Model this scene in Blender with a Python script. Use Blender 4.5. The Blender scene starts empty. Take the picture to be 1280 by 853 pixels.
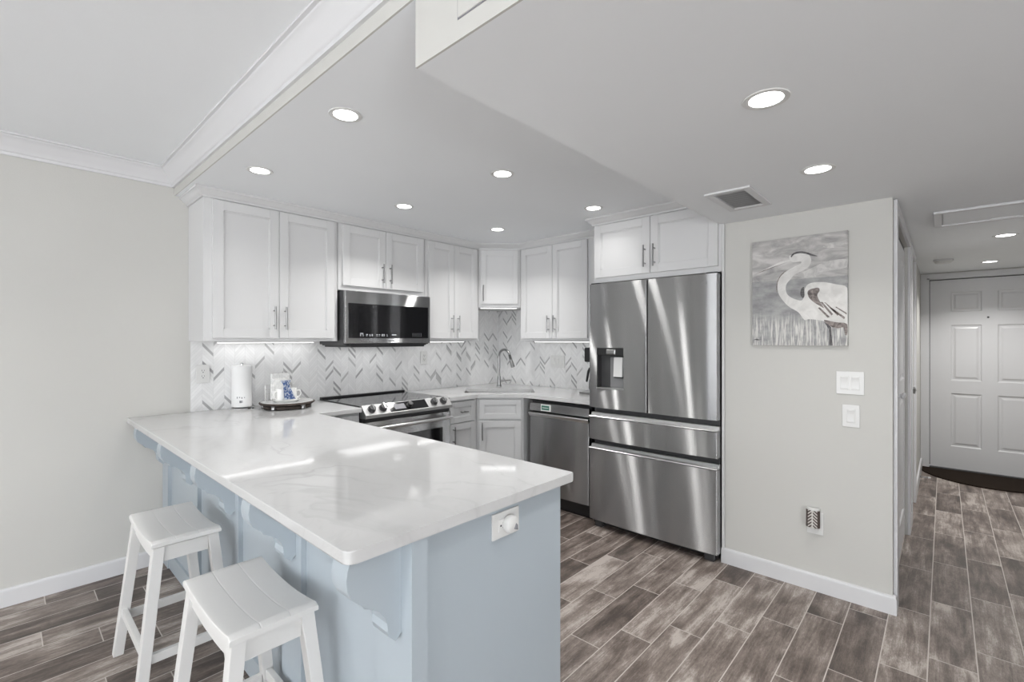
import bpy, bmesh, math, random
from mathutils import Vector, Matrix
random.seed(7)
PI = math.pi
SC = bpy.context.scene
COL = SC.collection

# ------------------------------------------------------------------ camera
H = 1.38
cam_d = bpy.data.cameras.new('camera'); cam = bpy.data.objects.new('camera', cam_d); COL.objects.link(cam)
cam_d.sensor_width = 36.0; cam_d.lens = 588 / 1280 * 36.0
cam_d.shift_y = -1.5 / 1280; cam_d.clip_start = 0.02
cam.location = (0, 0, H); cam.rotation_euler = (PI / 2, 0, math.radians(42.57))
SC.camera = cam

# ------------------------------------------------------------------ view, world, big lights
SC.view_settings.view_transform = 'Standard'; SC.view_settings.look = 'None'
SC.view_settings.gamma = 1.0; SC.view_settings.use_curve_mapping = False
SC.view_settings.exposure = -0.08
w = bpy.data.worlds.new('world'); SC.world = w; w.use_nodes = True
w.node_tree.nodes['Background'].inputs[0].default_value = (0.85, 0.92, 1.0, 1)
w.node_tree.nodes['Background'].inputs[1].default_value = 1.2

def area(name, loc, rot, sx, sy, power, color=(1, 1, 1), spread=PI):
    d = bpy.data.lights.new(name, 'AREA'); d.shape = 'RECTANGLE'; d.size = sx; d.size_y = sy
    d.energy = power; d.color = color; d.spread = spread
    o = bpy.data.objects.new(name, d); COL.objects.link(o); o.location = loc; o.rotation_euler = rot
    return o
# added fill lamps stand in for daylight at the unseen doors and side window
WIN_POWER, SIDE_POWER, DOWN_POWER, LED_POWER = 140, 165, 3.6, 3.2
area('fill_sliding_doors', (-0.9, -4.02, 1.15), (PI / 2 + 0.50, 0, 0), 3.3, 2.1, WIN_POWER, (0.97, 0.985, 1.0))
area('fill_side_window', (3.12, -1.4, 1.35), (PI / 2 + 0.5, 0, PI / 2), 1.8, 1.5, SIDE_POWER, (0.97, 0.985, 1.0))

# ------------------------------------------------------------------ node helpers
def lin(c):
    return tuple(((v / 255) / 12.92 if v / 255 <= 0.04045 else ((v / 255 + 0.055) / 1.055) ** 2.4) for v in c)

class NT:
    def __init__(s, name):
        s.m = bpy.data.materials.new(name); s.m.use_nodes = True
        s.t = s.m.node_tree; s.b = s.t.nodes['Principled BSDF']
    def n(s, typ, **k):
        o = s.t.nodes.new(typ)
        for a, v in k.items(): setattr(o, a, v)
        return o
    def put(s, inp, v):
        if isinstance(v, bpy.types.NodeSocket): s.t.links.new(v, inp)
        elif isinstance(v, (tuple, list)) and len(v) == 3 and len(inp.default_value) == 4: inp.default_value = (*v, 1)
        else: inp.default_value = v
    def math(s, op, a, b=0.0, c=0.0):
        o = s.n('ShaderNodeMath', operation=op)
        s.put(o.inputs[0], a); s.put(o.inputs[1], b); s.put(o.inputs[2], c)
        return o.outputs[0]
    def coord(s, which='Object'):
        o = s.n('ShaderNodeTexCoord'); return o.outputs[which]
    def xyz(s, v):
        o = s.n('ShaderNodeSeparateXYZ'); s.put(o.inputs[0], v); return o.outputs
    def comb(s, x, y, z=0.0):
        o = s.n('ShaderNodeCombineXYZ')
        for i, v in enumerate((x, y, z)): s.put(o.inputs[i], v)
        return o.outputs[0]
    def noise(s, v, scale, detail=2.0, rough=0.5, dist=0.0):
        o = s.n('ShaderNodeTexNoise'); s.put(o.inputs['Vector'], v)
        o.inputs['Scale'].default_value = scale; o.inputs['Detail'].default_value = detail
        o.inputs['Roughness'].default_value = rough; o.inputs['Distortion'].default_value = dist
        return o.outputs['Fac']
    def white(s, v):
        o = s.n('ShaderNodeTexWhiteNoise', noise_dimensions='3D'); s.put(o.inputs['Vector'], v); return o.outputs['Value']
    def ramp(s, f, stops):
        o = s.n('ShaderNodeValToRGB'); s.put(o.inputs[0], f); e = o.color_ramp.elements
        while len(e) < len(stops): e.new(0.5)
        for q, (p, c) in zip(e, stops):
            q.position = p; q.color = (*c, 1) if not isinstance(c, (int, float)) else (c, c, c, 1)
        return o.outputs[0]
    def mix(s, f, a, b):
        o = s.n('ShaderNodeMix', data_type='RGBA'); s.put(o.inputs[0], f); s.put(o.inputs[6], a); s.put(o.inputs[7], b)
        return o.outputs[2]
    def bump(s, h, strength=0.2, dist=0.01):
        o = s.n('ShaderNodeBump'); s.put(o.inputs['Height'], h)
        o.inputs['Strength'].default_value = strength; o.inputs['Distance'].default_value = dist
        s.t.links.new(o.outputs[0], s.b.inputs['Normal'])
    def set(s, **k):
        for a, v in k.items(): s.put(s.b.inputs[a.replace('_', ' ')], v)
        return s.m

def paint(name, c, rough=0.5, var=0.03, bump=0.0, spec=0.5, coat=0.0):
    m = NT(name); co = m.coord()
    f = m.noise(co, 3.0, 3)
    a = tuple(v * (1 - var) for v in c); b = tuple(min(1, v * (1 + var)) for v in c)
    m.set(Base_Color=m.mix(f, a, b), Roughness=rough)
    m.b.inputs['Specular IOR Level'].default_value = spec
    if coat: m.b.inputs['Coat Weight'].default_value = coat; m.b.inputs['Coat Roughness'].default_value = 0.12
    if bump: m.bump(m.noise(co, 180, 2), bump, 0.002)
    return m.m

M = {}
M['wall'] = paint('wall_paint', (0.565, 0.560, 0.535), 0.6, 0.015, 0.15, 0.3)
M['ceil'] = paint('ceiling_paint', (0.85, 0.868, 0.885), 0.75, 0.012, 0.12, 0.2)
M['trim'] = paint('trim_paint', (0.66, 0.66, 0.672), 0.32, 0.01)
M['cab'] = paint('cabinet_white', (0.64, 0.64, 0.643), 0.42, 0.01, spec=0.35)
M['cabgrey'] = paint('cabinet_grey', (0.52, 0.525, 0.53), 0.35, 0.01)
M['blue'] = paint('island_blue', (0.40, 0.450, 0.49), 0.38, 0.01)
M['stoolw'] = paint('stool_paint', (0.66, 0.655, 0.645), 0.42, 0.02, 0.1)
M['plast'] = paint('white_plastic', (0.70, 0.70, 0.69), 0.3, 0.0)
M['black'] = paint('black_plastic', (0.012, 0.012, 0.013), 0.35, 0.0)
M['dark'] = paint('dark_grey_plastic', (0.05, 0.05, 0.052), 0.45, 0.0)
M['slot'] = paint('dark_slot', (0.02, 0.02, 0.02), 0.8, 0.0)
M['ceramic'] = paint('white_ceramic', (0.82, 0.82, 0.80), 0.12, 0.0)
M['print'] = paint('grey_print', (0.22, 0.22, 0.24), 0.5, 0.0)
M['ventback'] = paint('grey_duct', (0.55, 0.55, 0.55), 0.6, 0.0)
M['navy'] = paint('navy_print', (0.05, 0.11, 0.30), 0.6, 0.0)
M['mark'] = paint('pale_icon_print', (0.55, 0.56, 0.6), 0.5, 0.0)

def metal(name, c, rough, aniso=0.0, brush=0.0):
    m = NT(name); co = m.coord()
    x, y, z = m.xyz(co)
    br = m.noise(m.comb(m.math('MULTIPLY', x, 2.0), m.math('MULTIPLY', y, 2.0), m.math('MULTIPLY', z, 420.0)), 1.0, 2)
    m.set(Base_Color=m.mix(br, tuple(v * .93 for v in c), tuple(min(1, v * 1.05) for v in c)), Metallic=1.0, Roughness=rough)
    if aniso:
        m.b.inputs['Anisotropic'].default_value = aniso; m.b.inputs['Anisotropic Rotation'].default_value = 0.25
        t = m.n('ShaderNodeTangent', direction_type='RADIAL', axis='Z')
        m.t.links.new(t.outputs[0], m.b.inputs['Tangent'])
    if brush:   # horizontally brushed sheet: reflections smear vertically
        g = m.n('ShaderNodeBsdfAnisotropic'); g.distribution = 'GGX'
        m.put(g.inputs['Color'], m.mix(br, tuple(v * .95 for v in c), tuple(min(1, v * 1.03) for v in c)))
        g.inputs['Roughness'].default_value = rough; g.inputs['Anisotropy'].default_value = brush
        m.t.links.new(t.outputs[0], g.inputs['Tangent'])
        out = [n for n in m.t.nodes if n.type == 'OUTPUT_MATERIAL'][0]
        m.t.links.new(g.outputs[0], out.inputs['Surface'])
    return m.m
M['steel'] = metal('brushed_stainless', (0.50, 0.50, 0.503), 0.25, 1.0, 0.86)
M['panel_steel'] = metal('satin_stainless', (0.40, 0.40, 0.40), 0.5)
M['disp_grey'] = paint('dispenser_grey', (0.22, 0.22, 0.225), 0.4, 0.0)
M['steel_lip'] = metal('bright_stainless_edge', (0.56, 0.56, 0.56), 0.3, 0.4)
M['nickel'] = metal('brushed_nickel', (0.30, 0.30, 0.30), 0.3)
M['chrome'] = metal('chrome', (0.8, 0.8, 0.8), 0.08)

def glossblack(name, c=(0.008, 0.008, 0.009), rough=0.06):
    m = NT(name); m.set(Base_Color=c, Roughness=rough); return m.m
M['glass_black'] = glossblack('black_glass')
M['cooktop'] = glossblack('cooktop_glass', (0.012, 0.012, 0.013), 0.05)
M['cooktop'].node_tree.nodes['Principled BSDF'].inputs['IOR'].default_value = 1.8
def clear_glass():
    m = NT('window_glass'); m.set(Base_Color=(1, 1, 1), Roughness=0.0)
    m.b.inputs['Transmission Weight'].default_value = 1.0; m.b.inputs['IOR'].default_value = 1.45
    return m.m
M['glass'] = clear_glass()
def emit(name, c, s):
    m = NT(name); m.set(Base_Color=(0.8, 0.8, 0.8))
    m.b.inputs['Emission Color'].default_value = (*c, 1); m.b.inputs['Emission Strength'].default_value = s
    return m.m
M['lens'] = emit('lit_lens', (1, 0.99, 0.97), 9.0)
M['led'] = emit('led_diffuser', (1, 0.99, 0.97), 4.0)
M['softled'] = emit('dim_lamp_cover', (1, 0.99, 0.97), 0.8)
M['lcd'] = paint('green_display', (0.04, 0.15, 0.11), 0.4, 0.0)

def m_quartz():
    m = NT('veined_quartz'); co = m.coord()
    warp = m.noise(co, 1.3, 4, 0.55)
    x, y, z = m.xyz(co)
    v1 = m.noise(m.comb(m.math('ADD', m.math('MULTIPLY', x, 0.8), warp), m.math('ADD', m.math('MULTIPLY', y, 1.7), warp), z), 1.35, 5, 0.5, 0.6)
    l1 = m.math('ABSOLUTE', m.math('SUBTRACT', v1, 0.5))
    vein = m.ramp(l1, [(0.0, 1.0), (0.006, 0.65), (0.016, 0.12), (0.05, 0.0)])
    v2 = m.noise(co, 5.0, 4, 0.6, 1.2)
    l2 = m.ramp(m.math('ABSOLUTE', m.math('SUBTRACT', v2, 0.5)), [(0.0, 0.5), (0.012, 0.15), (0.04, 0.0)])
    mask = m.ramp(m.noise(co, 1.6, 2), [(0.42, 0.0), (0.62, 1.0)])
    f = m.math('MULTIPLY', m.math('MAXIMUM', vein, m.math('MULTIPLY', l2, 0.6)), m.math('ADD', m.math('MULTIPLY', mask, 0.32), 0.08))
    m.set(Base_Color=m.mix(f, (0.56, 0.56, 0.56), (0.36, 0.36, 0.36)), Roughness=0.07)
    return m.m
M['quartz'] = m_quartz()

def m_floor():
    m = NT('wood_look_tile'); x, y, z = m.xyz(m.coord())
    PW, PL = 0.1545, 0.60
    cu = m.math('DIVIDE', m.math('ADD', x, 0.669 - 0.0), PW)
    row = m.math('FLOOR', cu); fu = m.math('FRACT', cu)
    off = m.math('ADD', m.math('MULTIPLY', row, 0.19), 0.171)
    cv = m.math('DIVIDE', m.math('SUBTRACT', y, off), PL)
    col = m.math('FLOOR', cv); fv = m.math('FRACT', cv)
    rnd = m.white(m.comb(row, col, 3.0)); rnd2 = m.white(m.comb(row, col, 9.0))
    # distance to tile edge, metres
    du = m.math('MULTIPLY', m.math('MINIMUM', fu, m.math('SUBTRACT', 1.0, fu)), PW)
    dv = m.math('MULTIPLY', m.math('MINIMUM', fv, m.math('SUBTRACT', 1.0, fv)), PL)
    d = m.math('MINIMUM', du, dv)
    grout = m.ramp(m.math('MULTIPLY', d, 100.0), [(0.18, 1.0), (0.25, 0.0)])
    sx = m.math('ADD', m.math('MULTIPLY', x, 15.0), m.math('MULTIPLY', rnd, 40.0))
    sy = m.math('ADD', m.math('MULTIPLY', y, 2.3), m.math('MULTIPLY', rnd2, 30.0))
    g1 = m.noise(m.comb(sx, sy, 0.0), 1.0, 6, 0.62, 0.8)
    g2 = m.noise(m.comb(m.math('MULTIPLY', sx, 7.0), m.math('MULTIPLY', sy, 1.6), 0.0), 1.0, 4, 0.7)
    g3 = m.noise(m.comb(m.math('MULTIPLY', x, 260.0), m.math('MULTIPLY', y, 60.0), rnd), 1.0, 3, 0.7)
    bl = m.noise(m.comb(m.math('MULTIPLY', sx, 0.45), m.math('MULTIPLY', sy, 1.4), 4.0), 1.0, 4, 0.6)
    f = m.math('ADD', m.math('MULTIPLY', g1, 0.55), m.math('ADD', m.math('MULTIPLY', g2, 0.22), m.math('MULTIPLY', bl, 0.45)))
    f = m.math('ADD', f, m.math('MULTIPLY', m.math('SUBTRACT', rnd, 0.5), 0.16))
    f = m.math('ADD', f, m.math('MULTIPLY', m.math('SUBTRACT', g3, 0.5), 0.22))
    wood = m.ramp(f, [(0.47, (0.062, 0.048, 0.040)), (0.56, (0.128, 0.100, 0.086)), (0.66, (0.24, 0.20, 0.175)), (0.76, (0.46, 0.41, 0.375))])
    m.set(Base_Color=m.mix(grout, wood, (0.50, 0.455, 0.42)), Roughness=m.math('ADD', 0.36, m.math('MULTIPLY', g1, 0.15)))
    m.bump(m.math('SUBTRACT', m.math('MULTIPLY', g2, 0.15), grout), 0.25, 0.0012)
    return m.m
M['floor'] = m_floor()

def m_chevron():
    m = NT('marble_chevron_mosaic'); x, y, z = m.xyz(m.coord())
    CW, RISE, BH = 0.064, 0.072, 0.0235
    cu = m.math('DIVIDE', x, CW); col = m.math('FLOOR', cu); fu = m.math('FRACT', cu)
    par = m.math('MODULO', m.math('ABSOLUTE', col), 2.0)
    t = m.mixf = None
    up = m.math('ABSOLUTE', m.math('SUBTRACT', par, fu))     # alternates 0..1 / 1..0
    v = m.math('DIVIDE', m.math('SUBTRACT', z, m.math('MULTIPLY', up, RISE)), BH)
    row = m.math('FLOOR', v); fv = m.math('FRACT', v)
    r1 = m.white(m.comb(col, row, 1.0)); r2 = m.white(m.comb(col, row, 5.0))
    e = m.math('MULTIPLY', m.math('MINIMUM', fv, m.math('SUBTRACT', 1.0, fv)), BH)
    eu = m.math('MULTIPLY', m.math('MINIMUM', fu, m.math('SUBTRACT', 1.0, fu)), CW)
    g = m.ramp(m.math('MULTIPLY', m.math('MINIMUM', e, eu), 100.0), [(0.055, 1.0), (0.10, 0.0)])
    thr = m.math('SUBTRACT', 0.95, m.math('MULTIPLY', par, 0.10))
    grey = m.math('GREATER_THAN', r1, thr)
    white_c = m.mix(m.noise(m.coord(), 14.0, 4, 0.6, 0.8), (0.78, 0.78, 0.78), (0.88, 0.88, 0.88))
    tint = m.mix(r2, (0.70, 0.70, 0.70), (1, 1, 1))
    mm = m.n('ShaderNodeMix', data_type='RGBA', blend_type='MULTIPLY'); mm.inputs[0].default_value = 0.35
    m.put(mm.inputs[6], white_c); m.put(mm.inputs[7], tint)
    grey_c = m.mix(r2, (0.36, 0.36, 0.365), (0.52, 0.52, 0.52))
    c = m.mix(grey, mm.outputs[2], grey_c)
    m.set(Base_Color=m.mix(g, c, (0.66, 0.66, 0.66)), Roughness=0.28)
    m.bump(m.math('SUBTRACT', 1.0, g), 0.25, 0.0008)
    return m.m
M['chev'] = m_chevron()

def m_canvas():
    m = NT('painted_sky_and_marsh'); x, y, z = m.xyz(m.coord())   # local: x 0..0.465, z 0..0.61
    u = m.math('DIVIDE', x, 0.465); v = m.math('DIVIDE', z, 0.61)
    sky = m.noise(m.comb(m.math('MULTIPLY', u, 2.2), m.math('MULTIPLY', v, 7.0), 1.0), 1.6, 5, 0.6, 0.9)
    skyc = m.ramp(sky, [(0.35, (0.30, 0.29, 0.29)), (0.5, (0.42, 0.41, 0.40)), (0.68, (0.60, 0.585, 0.57))])
    wat = m.noise(m.comb(m.math('MULTIPLY', u, 2.5), m.math('MULTIPLY', v, 6.0), 5.0), 2.0, 4, 0.6)
    watc = m.ramp(wat, [(0.35, (0.24, 0.24, 0.245)), (0.65, (0.40, 0.40, 0.395))])
    gr = m.noise(m.comb(m.math('MULTIPLY', u, 46.0), m.math('MULTIPLY', v, 4.5), 8.0), 1.0, 4, 0.65, 0.4)
    hgt = m.noise(m.comb(m.math('MULTIPLY', u, 5.0), 0.0, 2.0), 1.0, 3)
    lim = m.math('ADD', 0.12, m.math('MULTIPLY', hgt, 0.38))
    inside = m.ramp(m.math('SUBTRACT', lim, v), [(0.0, 0.0), (0.10, 1.0)])
    gf = m.math('MULTIPLY', m.ramp(gr, [(0.46, 0.0), (0.60, 1.0)]), inside)
    low = m.mix(gf, watc, (0.66, 0.65, 0.62))
    hz = m.math('GREATER_THAN', v, 0.61)
    m.set(Base_Color=m.mix(hz, low, skyc), Roughness=0.7)
    m.bump(m.noise(m.coord(), 260, 2), 0.3, 0.001)
    return m.m
M['canvas'] = m_canvas()
def m_streak(name, a, b, sc=30):
    m = NT(name); co = m.coord()
    m.set(Base_Color=m.mix(m.ramp(m.noise(co, sc, 5, 0.6, 1.0), [(0.35, 0.0), (0.62, 1.0)]), a, b), Roughness=0.7)
    return m.m
M['p_white'] = m_streak('white_brushwork', (0.60, 0.59, 0.57), (0.74, 0.73, 0.71), 15)
M['p_pale'] = m_streak('pale_grey_brushwork', (0.44, 0.435, 0.425), (0.62, 0.61, 0.59))
M['p_brown'] = m_streak('brown_brushwork', (0.10, 0.085, 0.08), (0.30, 0.26, 0.245), 40)
M['p_dark'] = m_streak('charcoal_brushwork', (0.05, 0.05, 0.055), (0.14, 0.135, 0.135), 40)
M['mat'] = m_streak('coir_mat', (0.012, 0.008, 0.006), (0.026, 0.018, 0.013), 220)
M['mat'].node_tree.nodes['Principled BSDF'].inputs['Specular IOR Level'].default_value = 0.1
M['mat'].node_tree.nodes['Principled BSDF'].inputs['Roughness'].default_value = 0.95
M['wood_dark'] = m_streak('dark_stained_wood', (0.03, 0.022, 0.018), (0.07, 0.05, 0.042), 30)
M['linen'] = m_streak('linen_towel', (0.62, 0.62, 0.61), (0.80, 0.80, 0.79), 40)
M['paper'] = paint('paper_towel', (0.80, 0.80, 0.80), 0.85, 0.02, 0.4)

def m_plaid():
    m = NT('blue_white_printed_cloth'); x, y, z = m.xyz(m.coord())
    n = m.noise(m.coord(), 60.0, 3, 0.6, 1.0)
    m.set(Base_Color=m.mix(m.ramp(n, [(0.46, 0.0), (0.54, 1.0)]), (0.09, 0.16, 0.36), (0.62, 0.66, 0.74)), Roughness=0.85)
    return m.m
M['bluecloth'] = m_plaid()
def m_weave():
    m = NT('woven_brown_leaf_pattern'); x, y, z = m.xyz(m.coord())
    ax = m.math('ABSOLUTE', x)
    s = m.math('FRACT', m.math('DIVIDE', m.math('ADD', z, ax), 0.017))
    f = m.math('GREATER_THAN', s, 0.52)
    edge = m.math('GREATER_THAN', ax, 0.022); mid = m.math('LESS_THAN', ax, 0.003)
    f = m.math('MAXIMUM', m.math('MULTIPLY', f, m.math('SUBTRACT', 1.0, edge)), mid)
    m.set(Base_Color=m.mix(f, (0.075, 0.055, 0.048), (0.58, 0.56, 0.53)), Roughness=0.5)
    return m.m
M['weave'] = m_weave()

# ------------------------------------------------------------------ mesh helpers
def new(): return bmesh.new()
def box(bm, x0, x1, y0, y1, z0, z1, bev=0.0, seg=2, smooth=False):
    x0, x1 = sorted((x0, x1)); y0, y1 = sorted((y0, y1)); z0, z1 = sorted((z0, z1))
    v = [bm.verts.new(p) for p in ((x0, y0, z0), (x1, y0, z0), (x1, y1, z0), (x0, y1, z0), (x0, y0, z1), (x1, y0, z1), (x1, y1, z1), (x0, y1, z1))]
    fs = [bm.faces.new([v[i] for i in q]) for q in ((3, 2, 1, 0), (4, 5, 6, 7), (0, 1, 5, 4), (1, 2, 6, 5), (2, 3, 7, 6), (3, 0, 4, 7))]
    if bev:
        bmesh.ops.bevel(bm, geom=list({e for f in fs for e in f.edges}), offset=bev, segments=seg, profile=0.6, affect='EDGES')
def rbar(bm, a, b, wx, wy, bev=0.003, up=Vector((0, 0, 1)), wx2=None, wy2=None):
    """rectangular bar from a to b (ends cut horizontal when the bar is upright), tapering to wx2,wy2"""
    a = Vector(a); b = Vector(b); wx2 = wx2 or wx; wy2 = wy2 or wy
    vs = []
    for p, sx, sy in ((a, wx, wy), (b, wx2, wy2)):
        for i, j in ((-1, -1), (1, -1), (1, 1), (-1, 1)):
            vs.append(bm.verts.new(p + Vector((i * sx / 2, j * sy / 2, 0))))
    fs = [bm.faces.new([vs[i] for i in q]) for q in ((3, 2, 1, 0), (4, 5, 6, 7), (0, 1, 5, 4), (1, 2, 6, 5), (2, 3, 7, 6), (3, 0, 4, 7))]
    if bev: bmesh.ops.bevel(bm, geom=list({e for f in fs for e in f.edges}), offset=bev, segments=2, profile=0.6, affect='EDGES')
def tube(bm, pts, r, seg=12, caps=True):
    pts = [Vector(p) for p in pts]; rings = []
    rr = r if isinstance(r, (list, tuple)) else [r] * len(pts)
    prev = None
    for i, p in enumerate(pts):
        t = (pts[min(i + 1, len(pts) - 1)] - pts[max(i - 1, 0)]).normalized()
        if prev is None:
            a = Vector((0, 0, 1)) if abs(t.z) < 0.9 else Vector((1, 0, 0)); u = t.cross(a).normalized()
        else: u = (prev - t * prev.dot(t)).normalized()
        prev = u; q = t.cross(u)
        rings.append([bm.verts.new(p + (u * math.cos(2 * PI * k / seg) + q * math.sin(2 * PI * k / seg)) * rr[i]) for k in range(seg)])
    for a, b in zip(rings, rings[1:]):
        for k in range(seg): bm.faces.new((a[k], a[(k + 1) % seg], b[(k + 1) % seg], b[k]))
    if caps: bm.faces.new(rings[0][::-1]); bm.faces.new(rings[-1])
def lathe(bm, prof, c=(0, 0, 0), seg=40, axis='z', caps=True):
    rings = []
    for r, h in prof:
        ring = []
        for k in range(seg):
            a = 2 * PI * k / seg; x, y = r * math.cos(a), r * math.sin(a)
            p = (x, y, h) if axis == 'z' else ((x, -h, y) if axis == 'y' else (h, x, y))
            ring.append(bm.verts.new((p[0] + c[0], p[1] + c[1], p[2] + c[2])))
        rings.append(ring)
    for a, b in zip(rings, rings[1:]):
        for k in range(seg): bm.faces.new((a[k], a[(k + 1) % seg], b[(k + 1) % seg], b[k]))
    if caps: bm.faces.new(rings[0][::-1]); bm.faces.new(rings[-1])
def prism(bm, poly, lo, hi, axis='z', bev=0.0, seg=2):
    """poly of 2D points extruded along an axis: z -> (x,y), x -> (y,z), y -> (x,z)"""
    def P(a, b, h): return {'z': (a, b, h), 'x': (h, a, b), 'y': (a, h, b)}[axis]
    A = [bm.verts.new(P(a, b, lo)) for a, b in poly]; B = [bm.verts.new(P(a, b, hi)) for a, b in poly]
    n = len(poly); fs = [bm.faces.new(A[::-1]), bm.faces.new(B)]
    for i in range(n): fs.append(bm.faces.new((A[i], A[(i + 1) % n], B[(i + 1) % n], B[i])))
    if bev: bmesh.ops.bevel(bm, geom=[e for e in set(fs[0].edges) | set(fs[1].edges)], offset=bev, segments=seg, profile=0.6, affect='EDGES')
def sweep(bm, path, prof):
    """mitred sweep: path 2D points, profile (out, z); 'out' is to the right of travel"""
    path = [Vector(p) for p in path]; rings = []
    for i, p in enumerate(path):
        ns = []
        if i > 0: d = (p - path[i - 1]).normalized(); ns.append(Vector((d.y, -d.x)))
        if i < len(path) - 1: d = (path[i + 1] - p).normalized(); ns.append(Vector((d.y, -d.x)))
        n = sum(ns, Vector((0, 0))); n.normalize(); k = 1 / max(0.3, n.dot(ns[0]))
        rings.append([bm.verts.new((p.x + n.x * o * k, p.y + n.y * o * k, z)) for o, z in prof])
    m = len(prof)
    for a, b in zip(rings, rings[1:]):
        for k in range(m): bm.faces.new((a[k], a[(k + 1) % m], b[(k + 1) % m], b[k]))
    bm.faces.new(rings[0][::-1]); bm.faces.new(rings[-1])
def catmull(pts, n=5, closed=True):
    out = []; N = len(pts)
    for i in range(N if closed else N - 1):
        g = (lambda j: Vector(pts[j % N])) if closed else (lambda j: Vector(pts[max(0, min(N - 1, j))]))
        a, b, c, d = g(i - 1), g(i), g(i + 1), g(i + 2)
        for k in range(n):
            t = k / n
            out.append(0.5 * ((2 * b) + (c - a) * t + (2 * a - 5 * b + 4 * c - d) * t * t + (-a + 3 * b - 3 * c + d) * t ** 3))
    if not closed: out.append(Vector(pts[-1]))
    return [tuple(v) for v in out]
def text(bm, s, size, loc, plane='y'):
    cu = bpy.data.curves.new('t', 'FONT'); cu.body = s; cu.size = size; cu.extrude = 0.0003
    cu.align_x = 'CENTER'; cu.align_y = 'CENTER'
    o = bpy.data.objects.new('t', cu); COL.objects.link(o)
    dg = bpy.context.evaluated_depsgraph_get(); me = bpy.data.meshes.new_from_object(o.evaluated_get(dg))
    me.transform(Matrix.Translation(loc) @ Matrix.Rotation(PI / 2, 4, 'X'))
    bm.from_mesh(me); bpy.data.objects.remove(o); bpy.data.curves.remove(cu); bpy.data.meshes.remove(me)

def obj(name, bm, mat, parent=None, smooth=True, kind=None, label=None, angle=35):
    bmesh.ops.recalc_face_normals(bm, faces=bm.faces)
    me = bpy.data.meshes.new(name); bm.to_mesh(me); bm.free()
    me.materials.append(M[mat] if isinstance(mat, str) else mat)
    if smooth:
        for p in me.polygons: p.use_smooth = True
        me.set_sharp_from_angle(angle=math.radians(angle))
    o = bpy.data.objects.new(name, me); COL.objects.link(o)
    if smooth:
        wn = o.modifiers.new('weighted', 'WEIGHTED_NORMAL'); wn.keep_sharp = True; wn.weight = 100
    if parent: o.parent = parent
    if kind: o['kind'] = kind
    if label: o['label'] = label
    return o
def tag(o, label, cat, group=None):
    o['label'] = label; o['category'] = cat
    if group: o['group'] = group
    return o
def thing(name, label, cat, loc=(0, 0, 0), rotz=0.0, group=None):
    o = bpy.data.objects.new(name, None); COL.objects.link(o); o.empty_display_size = 0.1
    o.location = loc; o.rotation_euler = (0, 0, rotz); return tag(o, label, cat, group)
def struct(name, bm, mat, label=None):
    o = obj(name, bm, mat, kind='structure'); 
    if label: o['label'] = label
    return o
def dup(root, loc, rotz, label, group=None):
    r = root.copy(); COL.objects.link(r); r.location = loc; r.rotation_euler = (0, 0, rotz); r['label'] = label
    if group: r['group'] = group
    for ch in list(root.children):
        c = ch.copy(); COL.objects.link(c); c.parent = r
        for g in ch.children:
            d = g.copy(); COL.objects.link(d); d.parent = c
    return r

# ------------------------------------------------------------------ room shell
XW, YB, YH = -3.58, 3.68, 3.04          # left wall, kitchen back wall, picture wall
XH, YD = -0.19, 6.83                    # hall left wall, entry door wall
KC, LC, SO = 2.29, 2.44, 2.10           # kitchen ceiling, living ceiling, soffit
XS, YF = -1.03, 0.75                    # soffit edge, ceiling drop line
XR, Y0, XHR = 3.2, -4.1, 0.92
bm = new(); box(bm, XW - .1, XR + .1, Y0 - .1, YD + .1, -0.1, 0.0); struct('floor', bm, 'floor')
bm = new(); box(bm, XW - .1, XR + .1, Y0 - .1, YF, LC, LC + .1); struct('ceiling', bm, 'ceil')
bm = new(); box(bm, XW - .1, XS, YF, YB + .1, KC, LC + .1); struct('ceiling', bm, 'ceil')
bm = new(); box(bm, XS, XR + .1, YF, YD + .1, SO, LC + .1); struct('ceiling', bm, 'ceil')
bm = new(); box(bm, XW - .1, XW, Y0 - .1, YB + .1, 0, LC + .1); struct('wall_left', bm, 'wall')
bm = new(); box(bm, XW, -1.0, YB, YB + .1, 0, LC + .1); struct('wall_back', bm, 'wall')
bm = new(); box(bm, XW, XR, YF - .004, YF + .001, SO, LC)
bmesh.ops.delete(bm, geom=list(bm.verts), context='VERTS')
box(bm, XW, XS, YF - .006, YF, KC, LC); box(bm, XS, XR, YF - .006, YF, SO, LC)
struct('wall_drop', bm, 'wall')
bm = new(); box(bm, -1.0, XH, YH, YH + .122, 0, SO, .003); box(bm, -1.0, -.9, YH + .122, YB + .1, 0, SO); struct('wall_picture', bm, 'wall')
# hall left wall with two door openings
bm = new()
D1, D2 = (3.165, 4.34), (4.68, 5.24)
for a, b in ((D1[1], D2[0]), (D2[1], YD)): box(bm, XH - .12, XH, a, b, 0, SO)
for a, b in (D1, D2): box(bm, XH - .12, XH, a, b, 2.035, SO)
struct('wall_hall_left', bm, 'wall')
bm = new(); box(bm, XH, -0.135, YD, YD + .1, 0, SO); box(bm, 0.79, XHR, YD, YD + .1, 0, SO); box(bm, -0.135, 0.79, YD, YD + .1, 2.045, SO)
struct('wall_hall_end', bm, 'wall')
bm = new(); box(bm, XHR, XHR + .1, 3.3, YD + .1, 0, SO); box(bm, XHR, XR, 3.3, 3.4, 0, SO); struct('wall_hall_right', bm, 'wall')
WX0, WX1 = -2.65, 0.85
bm = new(); box(bm, XW, WX0, Y0 - .1, Y0, 0, LC); box(bm, WX1, XR, Y0 - .1, Y0, 0, LC); box(bm, WX0, WX1, Y0 - .1, Y0, 2.25, LC)
struct('wall_front', bm, 'wall')
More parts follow.
